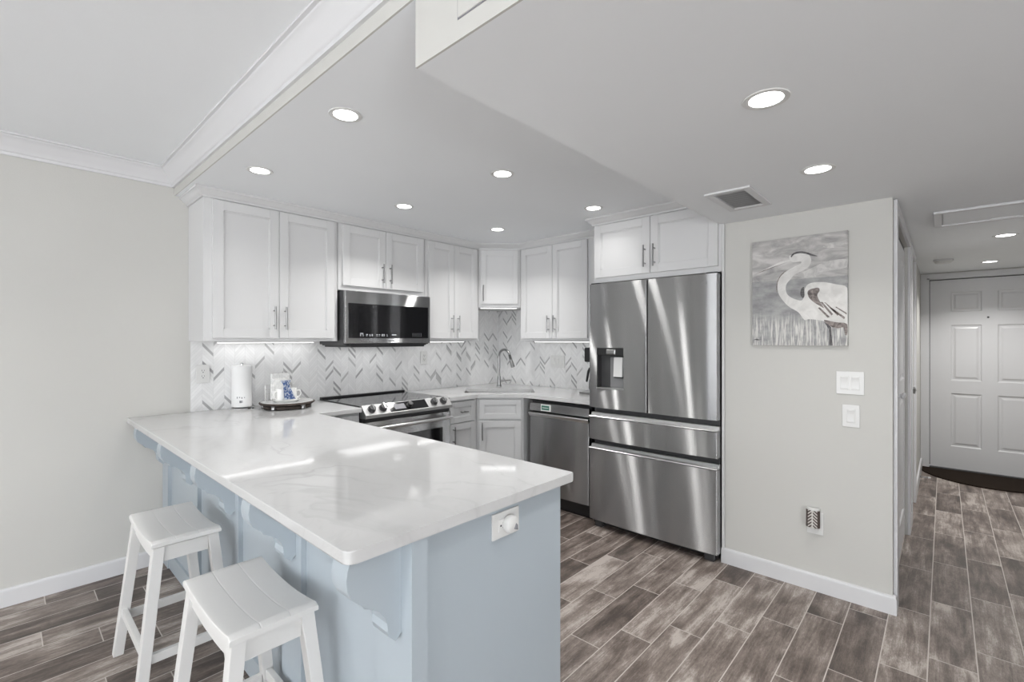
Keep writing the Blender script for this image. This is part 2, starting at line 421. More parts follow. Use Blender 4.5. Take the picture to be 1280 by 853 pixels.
bm = new(); box(bm, XR, XR + .1, Y0, -2.35, 0, LC); box(bm, XR, XR + .1, -0.45, 3.4, 0, LC); box(bm, XR, XR + .1, -2.35, -0.45, 0, .55); box(bm, XR, XR + .1, -2.35, -0.45, 2.15, LC)
struct('wall_right', bm, 'wall')

# unseen glazing behind the fill lamps: doors behind the camera, window on the right
def glazing(name, loc, rotz, wid, h, n):
    fr = bpy.data.objects.new(name, None); COL.objects.link(fr); fr['kind'] = 'structure'; fr.location = loc; fr.rotation_euler = (0, 0, rotz)
    bm = new()
    box(bm, 0, wid, -.03, .03, 0, .05); box(bm, 0, wid, -.03, .03, h - .05, h)
    for i in range(n + 1):
        x = i * wid / n; box(bm, max(0, x - .035), min(wid, x + .035), -.03, .03, .05, h - .05)
    obj('window_frame', bm, 'trim', fr)
    for i in range(n):
        bm = new(); box(bm, i * wid / n + .035, (i + 1) * wid / n - .035, -.004, .004, .05, h - .05); obj('pane', bm, 'glass', fr)
glazing('window_1', (WX0, Y0 - .05, 0), 0, WX1 - WX0, 2.25, 2)
glazing('window_2', (XR + .05, -2.35, .55), PI / 2, 1.9, 1.6, 2)

# baseboards
BP = [(0, 0), (.016, 0), (.016, .078), (.011, .088), (.0, .092)]
def base(name, path):
    bm = new(); sweep(bm, path, BP); struct(name, bm, 'trim')
base('baseboard_left', [(XW, Y0), (XW, 0.695)])
base('baseboard_picture', [(-1.018, YH), (XH, YH), (XH, YH + .022)])
base('baseboard_hall', [(XH, D1[1] + .09), (XH, D2[0] - .09)])
base('baseboard_hall', [(XH, D2[1] + .09), (XH, YD), (-.20, YD)][:2])
base('baseboard_right', [(XHR + .0, 3.3), (XR, 3.3)])
# crown mouldings
CP = [(0, LC - .102), (.012, LC - .102), (.014, LC - .088), (.024, LC - .082), (.034, LC - .060), (.052, LC - .036), (.070, LC - .022), (.074, LC - .012), (.086, LC - .010), (.086, LC - .0005), (0, LC - .0005)]
bm = new(); sweep(bm, [(XW, Y0), (XW, YF - .006)], CP); struct('trim_1', bm, 'trim')
bm = new(); sweep(bm, [(XR, YF - .006)][::-1] and [(XW, YF - .006), (XR, YF - .006)], CP); struct('trim_2', bm, 'trim')
# ------------------------------------------------------------------ doors in the hall
def casing(name, y0, y1, ztop):
    bm = new(); x0, x1 = XH, XH + .016
    box(bm, x0, x1, y0 - .085, y0, 0, ztop + .06, .003); box(bm, x0, x1, y1, y1 + .085, 0, ztop + .06, .003); box(bm, x0, x1, y0, y1, ztop, ztop + .06, .003)
    struct(name, bm, 'trim')
casing('trim_3', *D1, 2.035); casing('trim_4', *D2, 2.035)

def panel_door_bm(wid, h, panels, t=.04):
    """panel door: local x 0..wid, front face at y=0 (facing -y), raised panels"""
    bm = new(); box(bm, 0, wid, .008, t, 0, h)
    xs = sorted({0, wid} | {p[0] for p in panels} | {p[1] for p in panels})
    zs = sorted({0, h} | {p[2] for p in panels} | {p[3] for p in panels})
    vg = {}
    def V(x, y, z):
        k = (round(x, 5), round(y, 5), round(z, 5))
        if k not in vg: vg[k] = bm.verts.new((x, y, z))
        return vg[k]
    for i in range(len(xs) - 1):
        for j in range(len(zs) - 1):
            x0, x1, z0, z1 = xs[i], xs[i + 1], zs[j], zs[j + 1]
            inside = any(p[0] <= x0 and x1 <= p[1] and p[2] <= z0 and z1 <= p[3] for p in panels)
            if not inside: bm.faces.new((V(x0, 0, z0), V(x1, 0, z0), V(x1, 0, z1), V(x0, 0, z1)))
    for x0, x1, z0, z1 in panels:
        L = [(0, 0), (.010, .010), (.018, .010), (.040, .002)]
        R = [[V(x0 + o, d, z0 + o), V(x1 - o, d, z0 + o), V(x1 - o, d, z1 - o), V(x0 + o, d, z1 - o)] for o, d in L]
        for a, b in zip(R, R[1:]):
            for k in range(4): bm.faces.new((a[k], a[(k + 1) % 4], b[(k + 1) % 4], b[k]))
        bm.faces.new(R[-1])
    for (a, b) in (((0, 0), (0, h)), ((wid, 0), (wid, h))):
        x = a[0]; bm.faces.new([bm.verts.new(p) for p in ((x, 0, 0), (x, .01, 0), (x, .01, h), (x, 0, h))])
    bm.faces.new([bm.verts.new(p) for p in ((0, 0, h), (wid, 0, h), (wid, .01, h), (0, .01, h))])
    return bm
def struct_empty(name, loc, rotz=0):
    o = bpy.data.objects.new(name, None); COL.objects.link(o); o['kind'] = 'structure'; o.location = loc; o.rotation_euler = (0, 0, rotz); return o
d = struct_empty('door_1', (-.113, YD + .026, .012))
pn = []
for x0, x1 in ((.165, .40), (.515, .75)):
    pn += [(x0, x1, 1.665, 1.875), (x0, x1, .935, 1.525), (x0, x1, .235, .80)]
obj('door_leaf', panel_door_bm(.883, 2.008, pn), 'trim', d, smooth=False)
bm = new(); lathe(bm, [(.009, 0), (.009, .006), (.006, .007)], (.446, 0, 1.60), 16, 'y'); obj('peephole', bm, 'dark', d)
bm = new(); lathe(bm, [(.03, 0), (.03, .008), (.013, .012), (.013, .04), (.028, .048), (.03, .062), (.022, .075), (.0, .078)], (.83, 0, 1.0), 20, 'y', False); obj('door_knob', bm, 'nickel', d)
bm = new(); box(bm, -.118 - .017, -.118, YD - .004, YD + .06, 0, 2.045); box(bm, .775, .79, YD - .004, YD + .06, 0, 2.045); box(bm, -.135, .79, YD - .004, YD + .06, 2.03, 2.045)
box(bm, XH + .001, -.135, YD - .012, YD, 0, 2.09, .002); box(bm, .79, .85, YD - .012, YD, 0, 2.09, .002); box(bm, -.135, .79, YD - .012, YD, 2.045, 2.09, .002)
struct('trim_5', bm, 'trim')
bm = new(); box(bm, -.118, .775, YD - .01, YD + .05, .0005, .011, .002); struct('trim_6', bm, 'dark')
# bifold closet doors
d1_ = [o for o in bpy.data.objects if o.name == 'door_1'][0]
bm = new(); box(bm, -.008, .891, .045, .055, 0, 2.022); obj('gap_shadow_sheet', bm, 'black', d1_)  # black sheet behind the leaf, painted in as the shadow of the door gap
d = struct_empty('door_2', (XH - .016, D1[0] + .005, .015), PI / 2)
lw = (D1[1] - D1[0] - .014) / 2
for i in range(2):
    bm = panel_door_bm(lw, 1.985, [(.09, lw - .09, 1.10, 1.88), (.09, lw - .09, .18, .98)], .032)
    o = obj('door_leaf', bm, 'trim', d, smooth=False); o.location = (i * (lw + .004), 0, 0)
for x in (lw - .05, lw + .06):
    bm = new(); lathe(bm, [(.008, 0), (.007, .012), (.014, .018), (.015, .026), (.009, .032), (.0, .033)], (x, 0, 1.02), 16, 'y', False); obj('door_knob', bm, 'trim', d)
bm = new(); box(bm, 0, D1[1] - D1[0] - .01, .004, .03, 1.99, 2.018); obj('track', bm, 'dark', d)
# second hall door
d = struct_empty('door_3', (XH - .03, D2[0] + .004, .012), PI / 2); lw = D2[1] - D2[0] - .008
obj('door_leaf', panel_door_bm(lw, 2.015, [(.1, lw - .1, 1.12, 1.88), (.1, lw - .1, .2, .96)]), 'trim', d, smooth=False)
bm = new(); lathe(bm, [(.028, 0), (.028, .006), (.012, .01), (.012, .035), (.026, .042), (.028, .055), (.0, .064)], (.07, 0, .98), 20, 'y', False); obj('door_knob', bm, 'nickel', d)

# ------------------------------------------------------------------ cabinets
def shaker(bm, x0, x1, z0, z1, y=-.02, st=.057, t=.02):
    """shaker front with a stepped inner edge; front at y, back at y+t"""
    b = .0012
    box(bm, x0, x0 + st, y, y + t, z0, z1, b, 1); box(bm, x1 - st, x1, y, y + t, z0, z1, b, 1)
    box(bm, x0 + st, x1 - st, y, y + t, z0, z0 + st, b, 1); box(bm, x0 + st, x1 - st, y, y + t, z1 - st, z1, b, 1)
    s = st
    box(bm, x0 + s, x1 - s, y + .011, y + t, z0 + s, z1 - s)
    # small bead step round the panel
    for a in (0,):
        k = .007
        box(bm, x0 + s, x0 + s + k, y + .006, y + .012, z0 + s, z1 - s); box(bm, x1 - s - k, x1 - s, y + .006, y + .012, z0 + s, z1 - s)
        box(bm, x0 + s, x1 - s, y + .006, y + .012, z0 + s, z0 + s + k); box(bm, x0 + s, x1 - s, y + .006, y + .012, z1 - s - k, z1 - s)
def pull_bm(x, z, L=.15, vertical=True, y=-.02):
    bm = new(); a = L / 2; r = .0055; off = .032
    if vertical:
        tube(bm, [(x, y - off, z - a), (x, y - off, z + a)], r)
        for s in (-.048, .048): tube(bm, [(x, y, z + s), (x, y - off, z + s)], r * .8, 10)
    else:
        tube(bm, [(x - a, y - off, z), (x + a, y - off, z)], r)
        for s in (-.6 * a, .6 * a): tube(bm, [(x + s, y, z), (x + s, y - off, z)], r * .8, 10)
    return bm
def front(c, kind, x0, x1, z0, z1, mat, pull=None, st=.057):
    bm = new(); shaker(bm, x0, x1, z0, z1, st=st); f = obj(kind, bm, mat, c, smooth=False)
    if pull: obj('handle', pull_bm(*pull), 'nickel', f)
    return f
def wall_cabinet(label, loc, rotz, w_, h_, dep, ndoor=2, door_bot=.022, pull_z=.13, st=.057, group='white shaker wall cabinets', pull_left=True, top_gap=.012, extra_left=.03, extra_right=.03):
    c = thing('wall_cabinet', label, 'cabinet', loc, rotz, group)
    bm = new(); box(bm, 0, w_, 0, dep, 0, h_, .0015, 1); obj('cabinet_body', bm, 'cab', c, smooth=False)
    x0, x1 = extra_left, w_ - extra_right; z0, z1 = door_bot, h_ - top_gap
    if ndoor == 2:
        m_ = (x0 + x1) / 2
        front(c, 'door', x0, m_ - .0018, z0, z1, 'cab', (m_ - .035, z0 + pull_z), st)
        front(c, 'door', m_ + .0018, x1, z0, z1, 'cab', (m_ + .035, z0 + pull_z), st)
    else:
        front(c, 'door', x0, x1, z0, z1, 'cab', (x0 + .03 if pull_left else x1 - .03, z0 + pull_z), st)
    return c
XC, YC = -3.25, 3.35                       # upper cabinet face planes
TOP = 2.238
wall_cabinet('white double-door wall cabinet at the left end, above the paper towel roll', (XC, .82, 1.37), PI / 2, .84, TOP - 1.37, .327, extra_left=.045)
wall_cabinet('short white double-door wall cabinet directly above the microwave', (XC, 1.665, 1.745), PI / 2, .775, TOP - 1.745, .327, door_bot=.035, pull_z=.115)
wall_cabinet('white double-door wall cabinet between the microwave and the corner cabinet', (XC, 2.445, 1.37), PI / 2, .62, TOP - 1.37, .327)
# diagonal corner cabinet (pentagon plan)
s2 = math.sqrt(2); dw = (XW + .61 - XC) * s2
c = thing('corner_wall_cabinet', 'short white single-door corner wall cabinet above the faucet', 'cabinet', (XC, 3.07, 1.69), PI / 4, 'white shaker wall cabinets')
Wd = math.hypot(-2.97 - XC, YC - 3.07)
bm = new()
R = Matrix.Rotation(-PI / 4, 2)
pl = [R @ (Vector(p) - Vector((XC, 3.07))) for p in ((XC, 3.07), (-2.97, 3.35), (-2.97, YB - .002), (XW + .002, YB - .002), (XW + .002, 3.07))]
prism(bm, [tuple(p) for p in pl], 0, TOP - 1.69); obj('cabinet_body', bm, 'cab', c, smooth=False)
front(c, 'door', .022, Wd - .022, .03, TOP - 1.69 - .012, 'cab', (.047, .13), .05)
wall_cabinet('white double-door wall cabinet between the corner cabinet and the refrigerator', (-2.965, YC, 1.37), 0, 1.02, TOP - 1.37, .327, extra_right=.26, extra_left=.022)
wall_cabinet('deep white double-door wall cabinet above the refrigerator', (-1.942, 3.03, 1.805), 0, .925, TOP - 1.805, .645, door_bot=.035, pull_z=.115, extra_left=.012, extra_right=.018)
# tall white end panel beside the refrigerator
bm = new(); box(bm, -1.016, -1.001, 3.03, YB - .002, 0, 2.098, .001, 1); tag(obj('refrigerator_end_panel', bm, 'cab'), 'narrow white end panel between the refrigerator and the picture wall', 'panel')
# crown on the cabinets
KP = [(0, TOP - .004), (.010, TOP - .004), (.012, TOP + .008), (.024, TOP + .016), (.040, TOP + .034), (.050, TOP + .038), (.050, KC - .0005), (0, KC - .0005)]
bm = new(); sweep(bm, [(XW + .002, .82), (XC, .82), (XC, 3.07), (-2.97, YC), (-1.942, YC), (-1.942, 3.03), (-1.031, 3.03)], KP)
struct('trim_7', bm, 'cab')

# base cabinets
CT, CH = .915, .03                                                     # counter top height and thickness
XBF, YBF = -2.955, 3.055                                             # base cabinet faces
def base_body(c, w_, dep, mat, h_=CT - CH - .002, toe=.10):
    bm = new(); box(bm, 0, w_, 0, dep, toe, h_, .001, 1); box(bm, 0, w_, .07, dep, 0, toe); obj('cabinet_body', bm, mat, c, smooth=False)
c = thing('base_cabinet', 'grey base cabinet between the island and the range, topped by the counter return', 'cabinet', (XBF, 1.352, 0), PI / 2)
base_body(c, .315, .62, 'cabgrey'); front(c, 'drawer', .02, .30, .70, .865, 'cabgrey', (.16, .785, .10, False), .045); front(c, 'door', .02, .30, .115, .69, 'cabgrey', (.06, .60), .05)
c = thing('base_cabinet', 'narrow grey base cabinet with drawer between the range and the corner sink', 'cabinet', (XBF, 2.442, 0), PI / 2)
base_body(c, .285, .62, 'cabgrey'); bm = new(); box(bm, .2851, .325, 0, .02, .10, CT - CH - .002, .001, 1); obj('face_frame', bm, 'cabgrey', c, smooth=False); front(c, 'drawer', .012, .29, .70, .868, 'cabgrey', (.15, .785, .07, False), .045); front(c, 'door', .012, .29, .115, .69, 'cabgrey', (.045, .60), .05)
c = thing('corner_sink_cabinet', 'grey diagonal corner base cabinet under the sink', 'cabinet', (XBF, 2.77, 0), PI / 4)
Wd = math.hypot(-2.67 - XBF, YBF - 2.77)
bm = new(); rp = lambda pts: [tuple(R @ (Vector(p) - Vector((XBF, 2.77)))) for p in pts]
# open-topped shell so the sink bowl hangs inside
outer = [(XBF, 2.77), (-2.67, YBF), (-2.67, YB - .002), (XW + .002, YB - .002), (XW + .002, 2.77)]
prism(bm, rp(outer), .10, .12)
for a, b in zip(outer, outer[1:] + outer[:1]):
    a, b = Vector(a), Vector(b); n = (b - a).normalized(); n = Vector((-n.y, n.x)) * .018
    prism(bm, rp([a, b, b + n, a + n]), .12, CT - CH - .002)
n = .07 / s2
prism(bm, rp([(XBF - n, 2.77 + n), (-2.67 - n, YBF + n), (-2.67 - n, YB - .1), (XW + .1, YB - .1), (XW + .1, 2.77 + n)]), 0, .10)
obj('cabinet_body', bm, 'cabgrey', c, smooth=False)
front(c, 'drawer_front', .022, Wd - .022, .70, .868, 'cabgrey', None, .045)
front(c, 'door', .022, Wd - .022, .115, .685, 'cabgrey', (.05, .60), .055)

# counters
def rounded(poly, rad, idx):
    out = []
    for i, p in enumerate(poly):
        p = Vector(p)
        if i in idx:
            a = Vector(poly[i - 1]); b = Vector(poly[(i + 1) % len(poly)]); u = (a - p).normalized(); v = (b - p).normalized()
            r = idx[i]
            for k in range(7):
                t = k / 6; q0 = p + u * r * (1 - t); q1 = p + v * r * t
                out.append(tuple(q0 * (1 - t) + q1 * t + (p - p) * 0))
        else: out.append(tuple(p))
    return out
XE = -0.955                                                           # island counter end
bm = new()
pl = rounded([(XW + .002, .51), (XE, .51), (XE, 1.362), (XBF + .035, 1.362), (XBF + .035, 1.668), (XW + .002, 1.668)], 0, {1: .022, 2: .01, 3: .01})
prism(bm, pl, CT - CH, CT, 'z', .004, 3)
tag(obj('countertop', bm, 'quartz'), 'white veined quartz countertop on the blue island, wrapping up to the range', 'countertop')
# sink counter: polygon with a hole
F = Vector(((XBF - 2.67) / 2 + .0, (2.77 + YBF) / 2)); U = Vector((1, 1)) / s2; W_ = Vector((-1, 1)) / s2; F = F - W_ * .03
def dg(u, w_): p = F + U * u + W_ * w_; return (p.x, p.y)
e = .03
op = [(XW + .002, 2.442), (XBF + e, 2.442), (XBF + e, 2.77 - e * .41), (-2.67 + e * .41, YBF - e), (-1.965, YBF - e), (-1.965, YB - .002), (XW + .002, YB - .002)]
hole = []
hu, h0, h1, hr = .315, .11, .50, .03
for cx, cy, a0 in ((hu - hr, h0 + hr, -90), (hu - hr, h1 - hr, 0), (-hu + hr, h1 - hr, 90), (-hu + hr, h0 + hr, 180)):
    for k in range(5):
        a = math.radians(a0 + k * 22.5); hole.append(dg(cx + hr * math.cos(a), cy + hr * math.sin(a)))
def slab_hole(bm, outer, hole, z0, z1):
    for z in (z0, z1):
        ov = [bm.verts.new((*p, z)) for p in outer]; hv = [bm.verts.new((*p, z)) for p in hole]
        es = [bm.edges.new((ov[i], ov[(i + 1) % len(ov)])) for i in range(len(ov))] + [bm.edges.new((hv[i], hv[(i + 1) % len(hv)])) for i in range(len(hv))]
        bmesh.ops.triangle_fill(bm, use_beauty=True, use_dissolve=False, edges=es)
        if z == z0: o0, h0_ = ov, hv
    for A, B in ((o0, ov), (h0_, hv)):
        for i in range(len(A)): bm.faces.new((A[i], A[(i + 1) % len(A)], B[(i + 1) % len(A)], B[i]))
bm = new(); slab_hole(bm, op, hole, CT - CH, CT)
tag(obj('countertop', bm, 'quartz', smooth=False), 'white quartz countertop around the corner sink, running to the refrigerator', 'countertop')
# sink bowl
s_ = thing('sink', 'stainless undermount sink set into the corner counter', 'sink', (F.x, F.y, CT - CH - .001), PI / 4)
bm = new()
def rr(hu, h0, h1, hr, z):
    L = []
    for cx, cy, a0 in ((hu - hr, h0 + hr, -90), (hu - hr, h1 - hr, 0), (-hu + hr, h1 - hr, 90), (-hu + hr, h0 + hr, 180)):
        for k in range(5):
            a = math.radians(a0 + k * 22.5); L.append((cx + hr * math.cos(a), cy + hr * math.sin(a), z))
    return L
rings = [rr(hu + .012, h0 - .012, h1 + .012, .035, 0), rr(hu - .002, h0 + .002, h1 - .002, .03, 0), rr(hu - .012, h0 + .012, h1 - .012, .04, -.17), rr(hu - .05, h0 + .05, h1 - .05, .05, -.185)]
rings = [[bm.verts.new(p) for p in r] for r in rings]
for a, b in zip(rings, rings[1:]):
    for k in range(20): bm.faces.new((a[k], a[(k + 1) % 20], b[(k + 1) % 20], b[k]))
bm.faces.new(rings[-1]); obj('bowl', bm, 'steel_lip', s_)
bm = new(); lathe(bm, [(.045, -.183), (.045, -.180), (.03, -.181), (.028, -.184)], (0, (h0 + h1) / 2, 0), 24); obj('drain', bm, 'chrome', s_)
# faucet
fp = dg(0.0, .70)
f_ = thing('faucet', 'brushed pull-down gooseneck faucet behind the corner sink', 'faucet', (fp[0], fp[1], CT), PI / 4)
bm = new(); lathe(bm, [(.027, 0), (.027, .006), (.019, .012), (.017, .05), (.0165, .10)], seg=24); obj('base', bm, 'nickel', f_)
pts = [(0, 0, .09), (0, 0, .30)]
for k in range(0, 11):
    a = PI * k / 10 * .93; pts.append((0.068 * (1 - math.cos(a)), -.0 - 0.0 * k, .30 + .068 * math.sin(a)))
pts = [(p[0] * .75, -p[0] * .75, p[2]) for p in pts]
bm = new(); tube(bm, pts, .0115, 14); obj('neck', bm, 'nickel', f_)
e0 = Vector(pts[-1]); d0 = (e0 - Vector(pts[-2])).normalized()
bm = new(); tube(bm, [e0, e0 + d0 * .05], .0125, 14); obj('hose_collar', bm, 'dark', f_)
bm = new(); tube(bm, [e0 + d0 * .05, e0 + d0 * .065, e0 + d0 * .12, e0 + d0 * .125], [.013, .016, .021, .019], 16); obj('spray_head', bm, 'nickel', f_)
bm = new(); tube(bm, [(.012, 0, .055), (.045, -.01, .056)], .011, 12); tube(bm, [(.045, -.01, .056), (.115, -.03, .062)], [.008, .006], 10); obj('handle', bm, 'nickel', f_)

# backsplash
for nm, loc, rz, pieces, lb in (
    ('backsplash', (XW + .010, .83, CT), PI / 2, [(0, 2.845, 0, 1.37 - CT)], 'white and grey marble chevron backsplash along the left wall behind the range'),
    ('backsplash', (XW + .012, YB - .010, CT), 0, [(0, 1.64, 0, 1.37 - CT)], 'white and grey marble chevron backsplash on the back wall right of the faucet')):
    bm = new()
    for x0, x1, z0, z1 in pieces: box(bm, x0, x1, 0, .008, z0, z1)
    if rz: box(bm, 2.24, 2.845, 0, .008, .455, .773); box(bm, .85, 1.605, 0, .008, .455, .82)
    else: box(bm, 0, .598, 0, .008, .455, .773)
    o = obj(nm, bm, 'chev', smooth=False); o.location = loc; o.rotation_euler = (0, 0, rz); tag(o, lb, 'backsplash')
# wall behind gap fillers handled by backsplash depth

# ------------------------------------------------------------------ island
isl = thing('kitchen_island', 'light blue kitchen peninsula with scroll corbels under the quartz overhang', 'island', (XE, .69, 0))
ox, oy = XE, .69
XI = -.985
bm = new(); box(bm, XW + .004 - ox, XI - ox, .012, 1.322 - oy, .10, CT - CH - .001, .001, 1); box(bm, XW + .004 - ox, XI - .0 - ox, .012, 1.28 - oy, 0, .10); obj('cabinet_body', bm, 'blue', isl, smooth=False)
CX = [-1.042, -1.668, -2.283, -2.895, -3.505]
for i, cx in enumerate(CX):
    bm = new(); x0, x1 = cx - .080, cx + .078
    if i == 0: x1 = -.962
    if i == 4: x0, x1 = XW + .004, cx + .06
    box(bm, x0 - ox, x1 - ox, -.006, .014, 0, CT - CH - .001)
    if i == 0: box(bm, XI - .005 - ox, -.962 - ox, .0139, .042, 0, CT - CH - .001)
    obj('batten', bm, 'blue', isl, smooth=False)
prof = [(.0, .885), (-.155, .885), (-.155, .868), (-.135 - .006, .861), (-.150, .845), (-.153, .823), (-.150, .80), (-.140, .779), (-.124, .764), (-.112, .757), (-.110, .743), (-.085, .737), (-.063, .724), (-.047, .703), (-.040, .680), (-.044, .664), (-.040, .650), (-.020, .630), (0, .645)]
prof = [(.0, .885), (-.136, .885), (-.141, .866), (-.147, .848), (-.150, .825), (-.147, .800), (-.136, .778), (-.120, .763), (-.108, .757), (-.106, .745), (-.083, .738), (-.061, .723), (-.046, .702), (-.039, .680), (-.043, .664), (-.038, .649), (-.018, .629), (0, .645)]
for cx in CX:
    bm = new(); x0 = cx - .036; x1 = cx + .036
    if cx == CX[-1]: x0, x1 = cx - .036, cx + .036
    prism(bm, [(a - .005, b - .001) for a, b in prof], x0 - ox, x1 - ox, 'x', .0025, 2); obj('corbel', bm, 'blue', isl, angle=30)
bm = new(); box(bm, XW + .004 - ox, XI - .03 - ox, .0, .013, 0, .095, .003); obj('plinth', bm, 'blue', isl)
for i in range(2):
    x0 = -2.9 + i * .95 - ox
    # cabinet doors on the kitchen side
    for j in range(2):
        bm = new(); a = x0 + j * .46; y = 1.323 - oy
        box(bm, a, a + .455, y, y + .006, .12, .86); [box(bm, *q) for q in ((a, a + .057, y + .006, y + .019, .12, .86), (a + .398, a + .455, y + .006, y + .019, .12, .86), (a, a + .455, y + .006, y + .019, .12, .177), (a, a + .455, y + .006, y + .019, .803, .86))]
        obj('door', bm, 'blue', isl, smooth=False)

# ------------------------------------------------------------------ outlets and switches
def plate_thing(name, label, cat, loc, rotz, w_, h_, group=None):
    t = thing(name, label, cat, loc, rotz, group)
    bm = new(); box(bm, -w_ / 2, w_ / 2, -.006, 0, -h_ / 2, h_ / 2, .0035, 2); obj('cover_plate', bm, 'plast', t); return t
def rocker(t, x, z=0):
    bm = new(); box(bm, x - .019, x + .019, -.0075, -.005, z - .036, z + .036, .001, 1); obj('switch_frame', bm, 'plast', t)
    bm = new(); prism(bm, [(-.0065, -.031), (-.0105, -.030), (-.0075, 0), (-.0125, .030), (-.0065, .031)], x - .0155, x + .0155, 'x', .0008, 1); obj('rocker', bm, 'plast', t)
def receptacle(t, x, z, rot=False):
    bm = new()
    sl = [(-.007, .004, .0022, .009), (.007, .004, .0022, .007), (0, -.008, .005, .005)]
    if rot: box(bm, x - .035, x + .035, -.0085, -.005, z - .018, z + .018, .002)
    else: box(bm, x - .018, x + .018, -.0085, -.005, z - .035, z + .035, .002)
    r = obj('receptacle', bm, 'plast', t)
    bm = new()
    for s in (-.018, .018):
        for a, b, c1, d1 in sl:
            if rot: box(bm, x + s - d1 / 2 + b, x + s + d1 / 2 + b, -.0092, -.008, z + a - c1 / 2, z + a + c1 / 2)
            else: box(bm, x + a - c1 / 2, x + a + c1 / 2, -.0092, -.008, z + s + b - d1 / 2, z + s + b + d1 / 2)
    obj('slot', bm, 'slot', r)
t = plate_thing('light_switch', 'white double rocker light switch on the picture wall below the heron painting', 'switch', (-.366, YH, 1.152), 0, .122, .122); rocker(t, -.0235); rocker(t, .0235)
t = plate_thing('light_switch', 'white single rocker light switch below the double switch', 'switch', (-.362, YH, .978), 0, .076, .118); rocker(t, 0)
t = plate_thing('wall_outlet', 'white wall outlet low on the picture wall holding the plug-in diffuser', 'outlet', (-.523, YH, .372), 0, .078, .122); receptacle(t, 0, 0)
t = plate_thing('wall_outlet', 'white outlet on the backsplash at its far left edge', 'outlet', (XW + .018 + .001, .895, 1.158), PI / 2, .076, .118); receptacle(t, 0, 0)
t = plate_thing('wall_outlet', 'white outlet on the backsplash just right of the range', 'outlet', (XW + .019, 2.665, 1.215), PI / 2, .076, .118); receptacle(t, 0, 0)
t = plate_thing('light_switch', 'white triple switch plate on the back wall backsplash beside the refrigerator', 'switch', (-2.765, YB - .011, 1.17), 0, .165, .118)
for x in (-.046, 0, .046): rocker(t, x)
t = plate_thing('wall_outlet', 'white sideways outlet on the blue end panel of the island', 'outlet', (XI, 1.04, .823), PI / 2, .118, .078); receptacle(t, 0, 0, True)
t = thing('plug_in_night_light', 'round white plug-in night light in the island outlet', 'night light', (XI + .0095, 1.045, .823), PI / 2)
bm = new(); lathe(bm, [(.024, 0), (.026, .004), (.0265, .014), (.024, .020), (.014, .0235), (0, .024)], (0, 0, 0), 32, 'y', False); obj('housing', bm, 'plast', t)
bm = new(); prism(bm, [(.0, -.012), (.020, -.02), (.018, -.004), (.010, .004)], -.0245, -.012, 'y', .001, 1); obj('cutout', bm, 'print', t)
# plug-in diffuser
t = thing('plug_in_diffuser', 'brown leaf-patterned plug-in air freshener on the low wall outlet', 'air freshener', (-.527, YH - .0095, .405), 0)
def arc_shell(r0, r1, z0, z1, half=1.05, n=14, yc=.0):
    bm = new(); o = [(r1 * math.sin(-half + 2 * half * k / n), yc - r1 * math.cos(-half + 2 * half * k / n)) for k in range(n + 1)]
    i_ = [(r0 * math.sin(-half + 2 * half * k / n), yc - r0 * math.cos(-half + 2 * half * k / n)) for k in range(n + 1)][::-1]
    prism(bm, o + i_, z0, z1); return bm
obj('patterned_shade', arc_shell(.034, .037, -.047, .046, 1.1, 14, -.012), 'weave', t)
bm = new(); prism(bm, [(.033 * math.sin(-1.1 + 2.2 * k / 12), -.010 - .033 * math.cos(-1.1 + 2.2 * k / 12)) for k in range(13)] + [(.03, -.001), (-.03, -.001)], -.042, .052, 'z', .003, 2); obj('housing', bm, 'plast', t)
bm = new(); lathe(bm, [(.010, -.055), (.013, -.05), (.013, -.042)], (0, -.03, 0), 16); obj('refill', bm, 'plast', t)

# ------------------------------------------------------------------ painting
t = thing('framed_canvas_painting', 'grey and white heron painting on stretched canvas on the wall above the light switches', 'painting', (-.838, YH - .022, 1.348), 0)
bm = new(); box(bm, 0, .465, 0, .021, 0, .61, .002); obj('canvas', bm, 'canvas', t)
def layer(name, pts, mat, dep, n=4, smooth=True):
    q = catmull(pts, n) if smooth else pts
    bm = new(); prism(bm, [(max(.001, min(.464, u * .465)), max(.001, min(.609, v * .61))) for u, v in q], -dep, .0002, 'y'); obj(name, bm, mat, t, smooth=False)
layer('cloud', [(0.761, 0.882), (0.835, 0.907), (0.95, 0.895), (0.943, 0.868), (0.835, 0.861)], 'p_pale', .0003)
layer('cloud', [(0.50, 0.64), (0.65, 0.70), (0.80, 0.745), (0.985, 0.75), (0.99, 0.68), (0.80, 0.66), (0.66, 0.615)], 'p_pale', .0003)
layer('heron_body', [(0.414, 0.827), (0.446, 0.838), (0.532, 0.848), (0.61, 0.829), (0.643, 0.786), (0.637, 0.739), (0.601, 0.701), (0.531, 0.675), (0.468, 0.65), (0.428, 0.611), (0.388, 0.572), (0.379, 0.517), (0.403, 0.467), (0.467, 0.43), (0.545, 0.412), (0.573, 0.452), (0.577, 0.506), (0.608, 0.552), (0.669, 0.568), (0.774, 0.564), (0.89, 0.538), (0.995, 0.501), (0.998, 0.35), (0.998, 0.184), (0.917, 0.205), (0.83, 0.207), (0.712, 0.23), (0.621, 0.239), (0.575, 0.234), (0.513, 0.304), (0.418, 0.356), (0.346, 0.421), (0.297, 0.494), (0.29, 0.579), (0.323, 0.646), (0.388, 0.69), (0.469, 0.726), (0.532, 0.748), (0.54, 0.768), (0.469, 0.767), (0.429, 0.784)], 'p_white', .0006)
layer('beak', [(0.429, 0.798), (0.424, 0.778), (0.291, 0.752), (0.14, 0.717), (0.019, 0.685), (0.174, 0.735), (0.308, 0.781)], 'p_white', .0007, 1)
layer('beak_line', [(0.42, 0.781), (0.14, 0.712), (0.019, 0.682), (0.14, 0.720)], 'p_brown', .0009, 1)
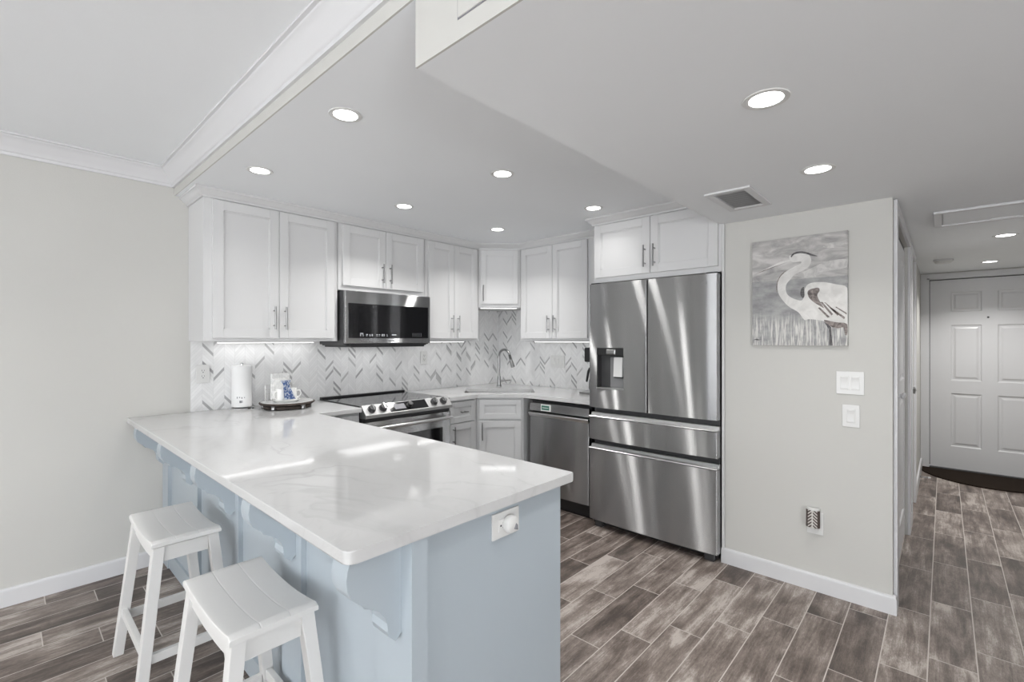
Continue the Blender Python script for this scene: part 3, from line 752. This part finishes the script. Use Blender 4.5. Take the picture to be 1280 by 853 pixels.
layer('crest', [(0.434, 0.829), (0.47, 0.856), (0.533, 0.862), (0.595, 0.849), (0.656, 0.824), (0.71, 0.801), (0.655, 0.808), (0.594, 0.831), (0.532, 0.844), (0.469, 0.838), (0.441, 0.815)], 'p_dark', .0012, 3)
layer('wing_shadow', [(0.607, 0.484), (0.638, 0.509), (0.714, 0.518), (0.729, 0.491), (0.706, 0.452), (0.735, 0.39), (0.772, 0.335), (0.728, 0.357), (0.668, 0.393), (0.622, 0.436)], 'p_brown', .0010)
layer('wing_edge', [(0.569, 0.534), (0.541, 0.515), (0.534, 0.467), (0.558, 0.432), (0.576, 0.452), (0.574, 0.499)], 'p_dark', .0008)
for q in ([(0.735, 0.39), (0.758, 0.389), (0.86, 0.279), (0.845, 0.266)], [(0.772, 0.388), (0.79, 0.381), (0.917, 0.277), (0.903, 0.262)], [(0.831, 0.333), (0.853, 0.332), (0.974, 0.249), (0.966, 0.23)], [(0.713, 0.337), (0.728, 0.344), (0.83, 0.254), (0.808, 0.248)], [(0.88, 0.34), (0.892, 0.342), (0.99, 0.285), (0.99, 0.27)]):
    layer('feather', q, 'p_brown', .0010, 1)
layer('tail_shadow', [(0.771, 0.229), (0.888, 0.206), (0.992, 0.19), (0.992, 0.1), (0.973, 0.1), (0.959, 0.159), (0.902, 0.153), (0.83, 0.174)], 'p_brown', .0011, 3)
layer('heron_leg', [(0.812, 0.188), (0.844, 0.161), (0.847, 0.095), (0.858, 0.003), (0.821, 0.003), (0.826, 0.095), (0.818, 0.148), (0.771, 0.215)], 'p_dark', .0012, 1)
layer('neck_line', [(0.385, 0.700), (0.33, 0.665), (0.283, 0.60), (0.276, 0.52), (0.285, 0.50), (0.288, 0.59), (0.335, 0.655)], 'p_brown', .0005, 2)
layer('signature', [(0.014, 0.050), (0.05, 0.062), (0.08, 0.055), (0.11, 0.056), (0.07, 0.047), (0.04, 0.050)], 'p_dark', .0008, 2)

# ------------------------------------------------------------------ refrigerator
FX, FY, FW = -1.943, 2.965, .922
t = thing('refrigerator', 'stainless French door refrigerator with ice dispenser and two freezer drawers', 'refrigerator', (FX, FY, 0), 0)
bm = new(); box(bm, .006, FW - .006, .065, .70, .045, 1.775, .004); obj('case', bm, 'dark', t)
def curved_front(x0, x1, z0, z1, y_edge=.0, bow=.012, th=.06, n=16, rad=.007, hole=None):
    """slab with a gently bowed front, rounded vertical edges"""
    bm = new(); pts = []
    for k in range(5):
        a = PI / 2 * k / 4; pts.append((x0 + rad - rad * math.cos(a), y_edge + rad - rad * math.sin(a)))
    for k in range(1, n): 
        s = k / n; pts.append((x0 + rad + (x1 - x0 - 2 * rad) * s, y_edge - bow * 4 * s * (1 - s)))
    for k in range(5):
        a = PI / 2 * k / 4; pts.append((x1 - rad + rad * math.sin(a), y_edge + rad - rad * math.cos(a)))
    pts += [(x1, y_edge + th), (x0, y_edge + th)]
    prism(bm, pts, z0, z1, 'z'); return bm
mid = FW / 2
# left door with dispenser opening cut as four slabs around the hole
dx0, dx1, dz0, dz1 = .069, .288, 1.030, 1.322
def flat_bow(bm, x0, x1, z0, z1, X0, X1, bow=.010, th=.06, n=8, rad=.007):
    def fy(x):
        s = (x - X0 - rad) / (X1 - X0 - 2 * rad); s = max(0, min(1, s)); y = -bow * 4 * s * (1 - s)
        for e_, sg in ((x - X0, 1), (X1 - x, 1)):
            if e_ < rad: y += rad - math.sqrt(max(0, rad * rad - (rad - e_) ** 2))
        return y
    xs = sorted({x0, x1} | {X0 + rad * k / 4 for k in range(5)} | {X1 - rad * k / 4 for k in range(5)} | {X0 + (X1 - X0) * k / 16 for k in range(17)})
    xs = [x for x in xs if x0 - 1e-6 <= x <= x1 + 1e-6]
    pts = [(x, fy(x)) for x in xs] + [(x1, th), (x0, th)]
    prism(bm, pts, z0, z1, 'z')
DX0, DX1, DZ0, DZ1 = .0, mid - .0025, .884, 1.79
bm = new()
flat_bow(bm, DX0, DX1, dz1, DZ1, DX0, DX1); flat_bow(bm, DX0, DX1, DZ0, dz0, DX0, DX1)
flat_bow(bm, DX0, dx0, dz0, dz1, DX0, DX1); flat_bow(bm, dx1, DX1, dz0, dz1, DX0, DX1)
dl = obj('door', bm, 'steel', t)
bm = new(); box(bm, dx0, dx1, .052, .060, dz0, dz1); box(bm, dx0, dx0 + .003, 0, .055, dz0, dz1); box(bm, dx1 - .003, dx1, 0, .055, dz0, dz1); box(bm, dx0, dx1, 0, .055, dz1 - .003, dz1); box(bm, dx0, dx1, 0, .055, dz0, dz0 + .003)
obj('dispenser_recess', bm, 'dark', dl)
bm = new(); box(bm, dx0 + .085, dx1 - .003, .040, .052, dz0 + .003, dz1 - .07, .003); obj('dispenser_back', bm, 'disp_grey', dl)
bm = new(); box(bm, dx0 + .002, dx1 - .002, -.006, .04, dz1 - .055, dz1 - .002, .004); obj('dispenser_head', bm, 'black', dl)
bm = new(); box(bm, dx0 + .075, dx0 + .155, -.010, .02, dz1 - .052, dz1 - .006, .012, 3); obj('spout', bm, 'nickel', dl)
bm = new(); prism(bm, [(.012, dz0 + .085), (.020, dz0 + .225), (.034, dz0 + .225), (.034, dz0 + .085)], dx0 + .125, dx1 - .022, 'x', .003); obj('paddle', bm, 'plast', dl)
bm = new(); box(bm, dx0 + .12, dx1 - .015, .030, .044, dz0 + .075, dz0 + .232, .003); obj('paddle_frame', bm, 'black', dl)
bm = new(); box(bm, dx0 - .002, dx1 + .002, -.010, .05, dz0 - .008, dz0 + .004, .003); obj('drip_ledge', bm, 'steel_lip', dl)
dr = obj('door', curved_front(mid + .0025, FW, DZ0, DZ1, 0, .010), 'steel', t)
bm = new(); text(bm, 'SAMSUNG', .021, (FW - .105, -.0105, 1.735)); lg = obj('lettering', bm, 'nickel', dr, smooth=False)
lg.location.y = .0045
for z0, z1, zt in ((.650, .812, .842), (.058, .578, .608)):
    dw_ = obj('drawer', curved_front(0, FW, z0, z1, 0, .014), 'steel', t)
    # recessed finger channel with a bright lip above each drawer front
    bm = new(); prism(bm, [(.0, z1 + .001), (-.010, z1 + .006), (-.006, z1 + .010), (.03, z1 + .012), (.034, zt), (.058, zt), (.058, z1 + .001)], .0, FW, 'x', .001, 1)
    obj('handle_channel', bm, 'steel_lip', dw_)
for x in (.03, FW - .09):
    bm = new(); box(bm, x, x + .06, .03, .12, 0, .045, .004); obj('foot', bm, 'dark', t)
bm = new(); box(bm, .01, FW - .01, .05, .065, .02, .058); obj('toe_grille', bm, 'black', t)
bm = new(); box(bm, FW - .075, FW - .005, .015, .12, 1.776, 1.80, .004); obj('hinge_cover', bm, 'black', t)
bm = new(); box(bm, .005, .075, .015, .12, 1.776, 1.80, .004); obj('hinge_cover', bm, 'black', t)

# ------------------------------------------------------------------ dishwasher
t = thing('dishwasher', 'stainless dishwasher left of the refrigerator with a green display', 'dishwasher', (-2.585, 3.035, 0), 0)
DWW = .60
bm = new(); box(bm, .004, DWW - .004, .03, .58, .02, .868, .002); obj('case', bm, 'black', t)
bm = new(); box(bm, .01, DWW - .01, .05, .07, 0, .10); obj('toe_kick', bm, 'black', t)
obj('door', curved_front(.004, DWW - .004, .115, .742, -.004, .008, .03, rad=.01), 'steel', t)
bm = new(); prism(bm, [(-.008, .742), (-.026, .768), (-.022, .775), (.02, .775), (.02, .742)], .004, DWW - .004, 'x', .002); obj('handle', bm, 'steel_lip', t)
bm = new(); box(bm, .004, DWW - .004, -.004, .02, .788, .852, .003); cp = obj('control_panel', bm, 'steel', t)
bm = new(); box(bm, .125, .230, -.0052, -.003, .793, .848, .002); obj('display_frame', bm, 'plast', cp)
bm = new(); box(bm, .134, .214, -.0062, -.004, .802, .838, .001); obj('display', bm, 'lcd', cp)
bm = new(); box(bm, .142, .205, -.0066, -.005, .817, .822); obj('display_text', bm, 'plast', cp)

# ------------------------------------------------------------------ range
t = thing('range', 'stainless slide-in electric range with black glass cooktop and front knobs', 'stove', (-2.93, 1.675, 0), PI / 2)
RW = .76
bm = new(); box(bm, .004, RW - .004, .01, .60, .08, .900, .002); obj('body', bm, 'dark', t)
bm = new(); box(bm, -.004 + .006, RW - .002, .015, .600, .903, .922, .003); ck = obj('cooktop', bm, 'cooktop', t)
bm = new(); box(bm, .002, RW - .002, .600, .636, .903, .934, .003); obj('rear_trim', bm, 'black', t)
for bx, by, br in ((.20, .17, .10), (.56, .17, .085), (.20, .44, .075), (.56, .44, .10), (.38, .30, .055)):
    bm = new(); lathe(bm, [(br, .9221), (br + .0025, .9221), (br + .0025, .9223), (br, .9223)], (bx, by, 0), 48, caps=False); obj('burner_ring', bm, 'print', ck)
cpro = [(.015, .924), (.012, .927), (-.050, .864), (-.050, .842), (.0, .838), (.03, .838), (.03, .924)]
bm = new(); prism(bm, cpro, 0, RW, 'x', .001, 1); cp = obj('control_panel', bm, 'panel_steel', t)
# frame on the slanted face
P0, P1 = Vector((0, .012, .927)), Vector((0, -.050, .864)); sl = (P1 - P0); nrm = Vector((0, -sl.z * -1, 0)); 
nrm = Vector((0, sl.z, -sl.y)).normalized()
if nrm.y > 0: nrm = -nrm
def onpanel(x, s, out): return Vector((x, 0, 0)) + P0 + sl * s + nrm * out
def plate(bm, x0, x1, s0, s1, o0, o1):
    v = [bm.verts.new(onpanel(x, s, o)) for o in (o0, o1) for x, s in ((x0, s0), (x1, s0), (x1, s1), (x0, s1))]
    for q in ((3, 2, 1, 0), (4, 5, 6, 7), (0, 1, 5, 4), (1, 2, 6, 5), (2, 3, 7, 6), (3, 0, 4, 7)): bm.faces.new([v[i] for i in q])
bm = new(); plate(bm, .20, .53, .06, .92, -.001, .0015); obj('control_glass', bm, 'glass_black', cp)
bm = new(); plate(bm, .245, .335, .24, .74, .001, .0022); obj('display', bm, 'print', cp)
def knob(x, s, r, mat, mat2):
    a = onpanel(x, s, .001); k = []
    bm = new(); tube(bm, [a, a + nrm * .005, a + nrm * .006, a + nrm * .022, a + nrm * .026], [r * 1.12, r * 1.12, r, r * .93, r * .8], 24); o = obj('knob', bm, mat, cp)
    if mat2:
        bm = new(); c1 = a + nrm * .026; d1 = (nrm * 0 + sl.normalized()); up = d1 * r * .85
        q = [c1 + up + Vector((.004, 0, 0)), c1 + up - Vector((.004, 0, 0)), c1 - up - Vector((.004, 0, 0)), c1 - up + Vector((.004, 0, 0))]
        A = [bm.verts.new(p - nrm * .002) for p in q]; B = [bm.verts.new(p + nrm * .008) for p in q]
        bm.faces.new(A[::-1]); bm.faces.new(B); [bm.faces.new((A[i], A[(i + 1) % 4], B[(i + 1) % 4], B[i])) for i in range(4)]
        obj('knob_grip', bm, mat2, o)
for x in (.062, .150, .600, .690): knob(x, .47, .026, 'dark', 'chrome')
knob(.375, .47, .021, 'black', None)
bm = new(); box(bm, .01, RW - .01, -.020, .012, .815, .840); obj('vent_gap', bm, 'black', t)
od = obj('oven_door', curved_front(.002, RW - .002, .205, .812, -.030, .004, .038, rad=.006), 'steel', t)
bm = new(); box(bm, .085, RW - .085, -.0355, -.030, .30, .695, .002); obj('oven_window', bm, 'glass_black', od)
bm = new(); tube(bm, [(.03, -.082, .772), (RW - .03, -.082, .772)], .0125, 16)
for x in (.05, RW - .05): box(bm, x - .012, x + .012, -.082, -.030, .763, .781, .003)
obj('handle', bm, 'steel_lip', od)
bm = new(); box(bm, .002, RW - .002, -.025, .008, .075, .195, .004); obj('drawer', bm, 'steel', t)
bm = new(); box(bm, .02, RW - .02, .05, .55, 0, .08); obj('toe_kick', bm, 'black', t)

# ------------------------------------------------------------------ microwave
t = thing('microwave', 'stainless over-the-range microwave with black glass door', 'microwave', (-3.165, 1.677, 1.325), PI / 2)
MW = .757
bm = new(); box(bm, 0, MW, .028, .40, .02, .415, .002); obj('body', bm, 'dark', t)
bm = new(); box(bm, .04, MW - .06, .0, .40, .0, .021, .003); box(bm, .02, MW - .02, .03, .40, .012, .022); obj('vent_tray', bm, 'black', t)
bm = new(); box(bm, 0, MW, 0, .027, .028, .413, .004, 3); md = obj('door', bm, 'steel', t)
bm = new(); box(bm, .022, MW - .022, -.002, .004, .068, .322, .001, 1); gl = obj('door_glass', bm, 'glass_black', md)
bm = new()
rnd_ = random.Random(3)
for x in (.115, .135, .165, .190, .210, .250, .270, .295, .312, .338):
    for z in (.083, .092):
        box(bm, x, x + rnd_.uniform(.006, .013), -.0026, -.0016, z, z + rnd_.uniform(.003, .006))
box(bm, .115, .14, -.0026, -.0016, .100, .105)
box(bm, .385, .425, -.0026, -.0016, .090, .097)
for x in (.58, .60, .62, .64, .66):
    for z in (.083, .094, .104): box(bm, x, x + .004, -.0026, -.0016, z, z + .003)
obj('control_icons', bm, 'mark', gl, smooth=False)
bm = new(); box(bm, .225, .525, .20, .24, -.002, .004); obj('cooktop_light', bm, 'softled', t)
o = area('cooktop_lamp', (.375, .22, -.006), (0, 0, 0), .56, .24, 0.55); o.parent = t
bm = new(); text(bm, 'SAMSUNG', .015, (MW / 2, -.0008, .049)); obj('lettering', bm, 'print', md, smooth=False)
# ------------------------------------------------------------------ LED strips under the wall cabinets
def led(label, loc, rotz, L, power):
    t = thing('under_cabinet_light', label, 'light', loc, rotz, 'under-cabinet light strips')
    bm = new(); box(bm, 0, L, 0, .016, 0, .008, .001, 1); obj('housing', bm, 'plast', t)
    bm = new(); box(bm, .004, L - .004, .003, .013, -.0025, .0005); obj('diffuser', bm, 'led', t)
    o = area('led_light', (L / 2, .008, -.004), (0, 0, 0), L - .01, .012, power); o.parent = t
led('thin white light strip under the left end wall cabinet', (-3.49, .96, 1.3615), PI / 2, .64, LED_POWER * .085)
led('thin white light strip under the wall cabinet left of the corner', (-3.40, 2.48, 1.3615), PI / 2, .54, LED_POWER * .07)
led('thin white light strip under the corner wall cabinet', (-3.255, 3.095, 1.6815), PI / 4, .35, LED_POWER * .085)
led('thin white light strip under the wall cabinet beside the refrigerator', (-2.92, 3.50, 1.3615), 0, .85, LED_POWER * .10)

# ------------------------------------------------------------------ countertop items
PX, PY = -3.492, 1.105
t = thing('paper_towel_holder', 'white paper towel roll on a chrome stand by the left backsplash', 'paper towels', (PX, PY, CT))
bm = new(); lathe(bm, [(.078, 0), (.080, .003), (.078, .009), (.02, .012), (.006, .014), (.006, .30), (.010, .302), (.008, .310), (0, .312)], seg=36, caps=False); obj('stand', bm, 'chrome', t)
bm = new(); lathe(bm, [(.020, .016), (.058, .016), (.061, .019), (.061, .289), (.058, .292), (.020, .292)], seg=40); r = obj('paper_roll', bm, 'paper', t)
bm = new()
for a, z, w1, h1 in ((-.85, .075, .006, .012), (-.62, .078, .006, .008), (-.40, .074, .006, .010), (-.52, .045, .014, .016), (-.35, .046, .003, .016), (-.15, .076, .004, .008)):
    a += .10; n = 4
    for k in range(n):
        x = a + (k - n / 2) * w1 / .061 / n
        p = [(.0614 * math.cos(q), .0614 * math.sin(q)) for q in (x, x + w1 / .061 / n)]
        q4 = [bm.verts.new(v) for v in ((*p[0], z), (*p[1], z), (*p[1], z + h1), (*p[0], z + h1))]; bm.faces.new(q4)
obj('printed_marks', bm, 'print', r, smooth=False)

TX, TY = -3.32, 1.335
t = thing('footed_tray', 'round dark footed tray with a pale top beside the paper towels', 'tray', (TX, TY, CT))
bm = new(); lathe(bm, [(.0, .030), (.165, .030), (.172, .033), (.175, .040), (.172, .044), (.166, .045), (0, .045)], seg=56, caps=False); obj('rim', bm, 'wood_dark', t)
bm = new(); lathe(bm, [(0, .0452), (.164, .0452), (.163, .0480), (0, .0482)], seg=56, caps=False); obj('tray_top', bm, 'quartz', t)
bm = new(); lathe(bm, [(0, .003), (.146, .003), (.150, .006), (.150, .020), (.146, .024), (0, .024)], seg=56, caps=False); obj('base_ring', bm, 'wood_dark', t)
for k in range(5):
    a = 2 * PI * k / 5 + .3
    bm = new(); lathe(bm, [(.009, 0), (.015, .007), (.012, .02), (.016, .03)], (.152 * math.cos(a), .152 * math.sin(a), 0), 16); obj('foot', bm, 'nickel', t)
IY = TY - .022
bx_, by_ = TX + .035, IY + .0
t = thing('plate', 'small white plate lying on the footed tray under the mugs', 'plate', (bx_, by_, CT + .0482))
bm = new(); lathe(bm, [(.0, .002), (.070, .0), (.072, .003), (.086, .013), (.088, .015), (.085, .0165), (.070, .007), (0, .006)], seg=44, caps=False); obj('dish', bm, 'ceramic', t)
def mug(loc, label, rz, r=.033, h=.075):
    t = thing('mug', label, 'mug', loc, rz, 'white cups on the tray')
    bm = new(); lathe(bm, [(0, .0), (r * .8, .0), (r, .006), (r, h), (r - .004, h + .001), (r - .004, .01), (0, .008)], seg=32, caps=False); obj('cup_body', bm, 'ceramic', t)
    bm = new(); tube(bm, [(r - .002, 0, h * .78), (r + .017, 0, h * .80), (r + .026, 0, h * .55), (r + .018, 0, h * .28), (r - .002, 0, h * .22)], .0042, 10); obj('handle', bm, 'ceramic', t)
mug((TX + .035, IY + .036, CT + .0482 + .0066), 'white mug on the tray, right of the blue printed cloth', 1.1, .033, .082)
mug((TX + .035, IY - .036, CT + .0482 + .0066), 'white mug on the tray behind the blue printed cloth', -1.2, .033, .082)
# wire rack holding towels
t = thing('wire_rack', 'small scalloped wire rack on the tray behind the mugs', 'rack', (TX - .065, IY, CT + .0485), 0.0)
bm = new()
for z, rr_ in ((.105, .098), (.075, .098), (.045, .098), (.003, .098)):
    tube(bm, [(rr_ * math.cos(a) * .5, rr_ * math.sin(a), z) for a in [PI / 2 + PI * k / 24 for k in range(25)]], .0018, 6)
for k in range(13):
    a = PI / 2 + PI * k / 12; tube(bm, [(.098 * math.cos(a) * .5, .098 * math.sin(a), 0), (.098 * math.cos(a) * .5, .098 * math.sin(a), .105)], .0014, 6)
obj('wire_basket', bm, 'plast', t)
# folded towels standing in the rack
t = thing('folded_towel', 'cream folded towel standing in the wire rack at the back of the tray', 'towel', (TX - .083, IY + .005, CT + .0486))
bm = new(); box(bm, -.012, .010, -.062, .066, .0, .185, .010, 4); box(bm, -.004, .017, -.055, .045, .0, .150, .009, 4); obj('cloth', bm, 'linen', t)
# blue cloth
t_ = new()
pts = []
N1, N2 = 12, 18
grid = []
for i in range(N2 + 1):
    v = i / N2; row = []
    for j in range(N1 + 1):
        u = j / N1 - .5
        wid = .050 if v > .85 else (.030 + .018 * (1 - v) + .010 * abs(v - .8))
        x = .012 + .035 * (1 - v) ** 2 + .004 * math.sin(u * 14 + v * 5)
        yy = u * wid * 1.0 + .012 * (1 - v)
        row.append(t_.verts.new((x, yy * 1.25, .005 + v * .125)))
    grid.append(row)
for i in range(N2):
    for j in range(N1): t_.faces.new((grid[i][j], grid[i][j + 1], grid[i + 1][j + 1], grid[i + 1][j]))
bmesh.ops.solidify(t_, geom=list(t_.faces), thickness=.003)
o = obj('printed_napkin', t_, 'bluecloth'); o.location = (TX + .066, IY - .02, CT + .0482 + .016)
tag(o, 'blue and white printed napkin tied in front of the white mugs', 'napkin')
# scoop: knot detail
# coffee maker mostly hidden by the refrigerator
t = thing('coffee_maker', 'black coffee maker mostly hidden behind the left side of the refrigerator', 'coffee maker', (-2.14, 3.46, CT))
bm = new(); box(bm, -.17, .10, -.09, .10, 0, .018, .005); obj('drip_base', bm, 'nickel', t)
bm = new(); box(bm, .0, .10, -.085, .10, .018, .40, .012); obj('body', bm, 'black', t)
bm = new(); box(bm, -.125, .10, -.085, .10, .275, .40, .014); obj('brew_head', bm, 'black', t)
bm = new(); lathe(bm, [(.0, .019), (.055, .019), (.066, .05), (.062, .12), (.045, .165), (.048, .18), (.044, .18), (.041, .165), (.058, .12), (.0, .024)], (-.055, 0, 0), 28, caps=False); cf = obj('carafe', bm, 'black', t)
bm = new(); tube(bm, [(-.095, -.0, .205), (-.125, 0, .215), (-.137, 0, .19), (-.150, 0, .12), (-.155, 0, .10)], [.008, .010, .011, .010, .008], 12); tube(bm, [(-.05, 0, .18), (-.097, 0, .206)], .009, 10); obj('carafe_handle', bm, 'black', cf)

# ------------------------------------------------------------------ stools
def make_stool(label, loc, rz):
    t = thing('bar_stool', label, 'stool', loc, rz, 'white saddle-seat stools at the island')
    L, Wd, SH = .455, .235, .612
    # saddle seat of three boards (grooves modelled)
    bm = new(); nx = 28; ny = []
    for b in range(3):
        y0 = -Wd / 2 + b * Wd / 3; y1 = y0 + Wd / 3
        ny += [(y0, 1 if b else 0), (y0 + .0035, 0), (y1 - .0035, 0)]
    ny += [(Wd / 2, 0)]
    top, bot = [], []
    for i in range(nx + 1):
        x = -L / 2 + L * i / nx; s = abs(2 * x / L); zc = SH - .019 * (1 - s ** 2.2) 
        er = .010; zt = -er + math.sqrt(max(0, er * er - max(0, (abs(x) - (L / 2 - er))) ** 2)) if abs(x) > L / 2 - er else 0
        top.append([bm.verts.new((x, y, zc + zt - (.0022 if g else 0) - (.006 if abs(abs(y) - Wd / 2) < 1e-6 else (.002 if abs(y) > Wd / 2 - .005 else 0)))) for y, g in ny])
        bot.append([bm.verts.new((x, y, zc - .026)) for y, g in ny])
    m_ = len(ny)
    for i in range(nx):
        for j in range(m_ - 1):
            bm.faces.new((top[i][j], top[i + 1][j], top[i + 1][j + 1], top[i][j + 1])); bm.faces.new((bot[i][j], bot[i][j + 1], bot[i + 1][j + 1], bot[i + 1][j]))
        for j in (0, m_ - 1): bm.faces.new((top[i][j], top[i + 1][j], bot[i + 1][j], bot[i][j]))
    for i in (0, nx):
        for j in range(m_ - 1): bm.faces.new((top[i][j], top[i][j + 1], bot[i][j + 1], bot[i][j]))
    obj('seat', bm, 'stoolw', t, angle=50)
    fx, fy, tx, ty = L / 2 + .004, Wd / 2 + .038, L / 2 - .030, Wd / 2 - .026
    def P(sx, sy, z):
        k = 1 - z / .575; return (sx * (tx + (fx - tx) * k), sy * (ty + (fy - ty) * k), z)
    for sx in (-1, 1):
        for sy in (-1, 1):
            bm = new(); rbar(bm, P(sx, sy, 0), P(sx, sy, .582), .038, .036, .0035, wx2=.042, wy2=.038); obj('leg', bm, 'stoolw', t)
    for sy in (-1, 1):   # aprons following the saddle
        bm = new(); y = sy * (ty + .002); n = 16; xs = [-tx + .018 + (2 * tx - .036) * k / n for k in range(n + 1)]
        up = [(x, SH - .019 * (1 - abs(2 * x / L) ** 2.2) - .0265) for x in xs]
        lo = [(x, z - .050) for x, z in up][::-1]
        prism(bm, up + lo, y - .009, y + .009, 'y'); obj('apron', bm, 'stoolw', t)
    for sx in (-1, 1):
        bm = new(); x = sx * (tx + .002); box(bm, x - .009, x + .009, -ty + .016, ty - .016, .520, .578, .002); obj('apron', bm, 'stoolw', t)
    for sy in (-1, 1):
        a, b = P(-1, sy, .185), P(1, sy, .185); bm = new(); box(bm, a[0] + .015, b[0] - .015, a[1] - .010, a[1] + .010, .165, .203, .003); obj('stretcher', bm, 'stoolw', t)
    for sx in (-1, 1):
        a, b = P(sx, -1, .22), P(sx, 1, .22); bm = new(); box(bm, a[0] - .010, a[0] + .010, a[1] + .014, b[1] - .014, .150, .185, .003); obj('stretcher', bm, 'stoolw', t)
    return t
s1 = make_stool('white saddle-seat stool in front of the island, nearer the viewer', (-1.583, .517, 0), 0.0)
dup(s1, (-2.437, .505, 0), 0.0, 'white saddle-seat stool in front of the island, nearer the left wall')

# ------------------------------------------------------------------ ceiling fixtures
def downlight(x, y, z, label, r=.047, power=DOWN_POWER, first=[None]):
    t = thing('recessed_light', label, 'ceiling light', (x, y, z), 0, 'round recessed ceiling lights')
    bm = new(); lathe(bm, [(r, -.002), (r + .006, -.004), (r + .016, -.003), (r + .018, -.0003), (r, -.0003)], seg=40, caps=False); obj('trim_ring', bm, 'plast', t)
    bm = new(); lathe(bm, [(.0, -.0022), (r, -.0022), (r, -.0005), (0, -.0005)], seg=40, caps=False); obj('lens', bm, 'lens', t)
    d = bpy.data.lights.new('downlight', 'AREA'); d.shape = 'DISK'; d.size = r * 2; d.energy = power; d.color = (1, .985, .96); d.spread = math.radians(125)
    o = bpy.data.objects.new('downlight', d); COL.objects.link(o); o.parent = t; o.location = (0, 0, -.006)
LX, LY = (-1.782, -2.708), (.945, 1.863, 2.772)
names = {(0, 0): 'recessed light in the kitchen ceiling nearest the island and soffit corner', (1, 0): 'recessed light in the kitchen ceiling in front of the left end wall cabinet', (0, 1): 'recessed light at the middle of the kitchen ceiling beside the soffit', (1, 1): 'recessed light in the kitchen ceiling above the range', (0, 2): 'recessed light in the kitchen ceiling in front of the refrigerator cabinet', (1, 2): 'recessed light in the kitchen ceiling in front of the corner cabinet'}
for i, x in enumerate(LX):
    for j, y in enumerate(LY): downlight(x, y, KC, names[(i, j)], power=DOWN_POWER * {(0, 2): .3, (1, 0): .45, (1, 1): 2.0, (1, 2): 1.6, (0, 1): 1.2, (0, 0): .8}.get((i, j), 1))
downlight(-.392, 1.549, SO, 'recessed light in the lowered ceiling nearest the viewer', power=DOWN_POWER * 1.3)
downlight(-.392, 2.333, SO, 'recessed light in the lowered ceiling in front of the heron painting')
downlight(.311, 4.674, SO, 'recessed light in the hall ceiling just past the access hatch', power=DOWN_POWER * 2.7)
downlight(.311, 6.154, SO, 'recessed light in the hall ceiling nearest the entry door', power=DOWN_POWER * 2.7)
for x in (-2.4, -.6, 1.4):  # unseen downlights, added as fill from behind the camera
    for y in (-2.8, -.9): downlight(x, y, LC, 'unseen recessed fill light added to the living room ceiling behind the viewer', power=DOWN_POWER * 2)
# air vent
t = thing('ceiling_vent', 'white rectangular air vent in the lowered ceiling in front of the picture wall', 'vent', (-.77, 2.55, SO))
bm = new()
for q in ((-.105, .105, -.195, -.160), (-.105, .105, .160, .195), (-.105, -.070, -.160, .160), (.070, .105, -.160, .160)): box(bm, q[0], q[1], q[2], q[3], -.010, -.0003, .003)
obj('frame', bm, 'trim', t)
bm = new(); box(bm, -.07, .07, -.16, .16, -.002, -.0003); obj('backing', bm, 'ventback', t)
for k in range(9):
    bm = new(); y = -.158 + k * .0352; prism(bm, [(y, -.010), (y + .0025, -.0105), (y + .027, -.004), (y + .0255, -.003)], -.070, .070, 'x'); obj('louvre', bm, 'trim', t)
# smoke detector
t = thing('smoke_detector', 'round white smoke detector on the hall ceiling', 'smoke detector', (-.005, 5.73, SO))
bm = new(); lathe(bm, [(.068, -.0004), (.070, -.010), (.066, -.014)], seg=40); obj('base', bm, 'trim', t)
bm = new(); lathe(bm, [(.060, -.013), (.060, -.022), (.050, -.034), (.030, -.038), (0, -.038)], seg=40, caps=False); obj('cover', bm, 'plast', t)
# access hatch / return grille in hall ceiling
t = thing('ceiling_hatch', 'white access panel in the hall ceiling before the hall lights', 'hatch', (.30, 3.78, SO))
bm = new()
for q in ((-.345, .345, -.225, -.190), (-.345, .345, .190, .225), (-.345, -.310, -.190, .190), (.310, .345, -.190, .190)): box(bm, q[0], q[1], q[2], q[3], -.014, -.0003, .004)
obj('frame', bm, 'trim', t)
bm = new(); box(bm, -.305, .305, -.185, .185, -.006, -.0003, .002); obj('panel', bm, 'ceil', t)
bm = new(); box(bm, -.10, .02, .155, .170, -.014, -.006, .003); obj('latch', bm, 'trim', t)
# return grille in the drop face (only its lower-left corner shows)
t = thing('access_panel', 'white access panel on the soffit face above the camera', 'vent', (-.50, YF - .006, 2.24))
bm = new()
box(bm, -.357, .357, -.004, -.0003, -.089, .089, .001, 1)
obj('panel', bm, 'wall', t)
bm = new(); box(bm, -.360, .360, -.0015, -.0002, -.092, .092); obj('gap', bm, 'print', t)  # grey sheet edge drawn as the shadow line round the panel

# ------------------------------------------------------------------ floor items
bm = new(); pts = [(.33 + .53 * math.cos(a), 6.775 - .60 * math.sin(a)) for a in [PI * k / 40 for k in range(41)]]
prism(bm, pts, .0005, .011, 'z', .003, 2)
tag(obj('door_mat', bm, 'mat'), 'dark brown half-round door mat at the entry door', 'door mat')
# door stop on hall wall
t = thing('door_stop', 'small spring door stop low on the hall left wall', 'door stop', (XH + .0165, 6.05, .05), 0)
bm = new(); lathe(bm, [(.010, 0), (.010, .005), (.006, .006), (.006, .06)], seg=14, axis='x'); obj('spring', bm, 'nickel', t)
bm = new(); lathe(bm, [(.009, .06), (.010, .075), (.007, .08)], seg=14, axis='x'); obj('rubber_tip', bm, 'plast', t)
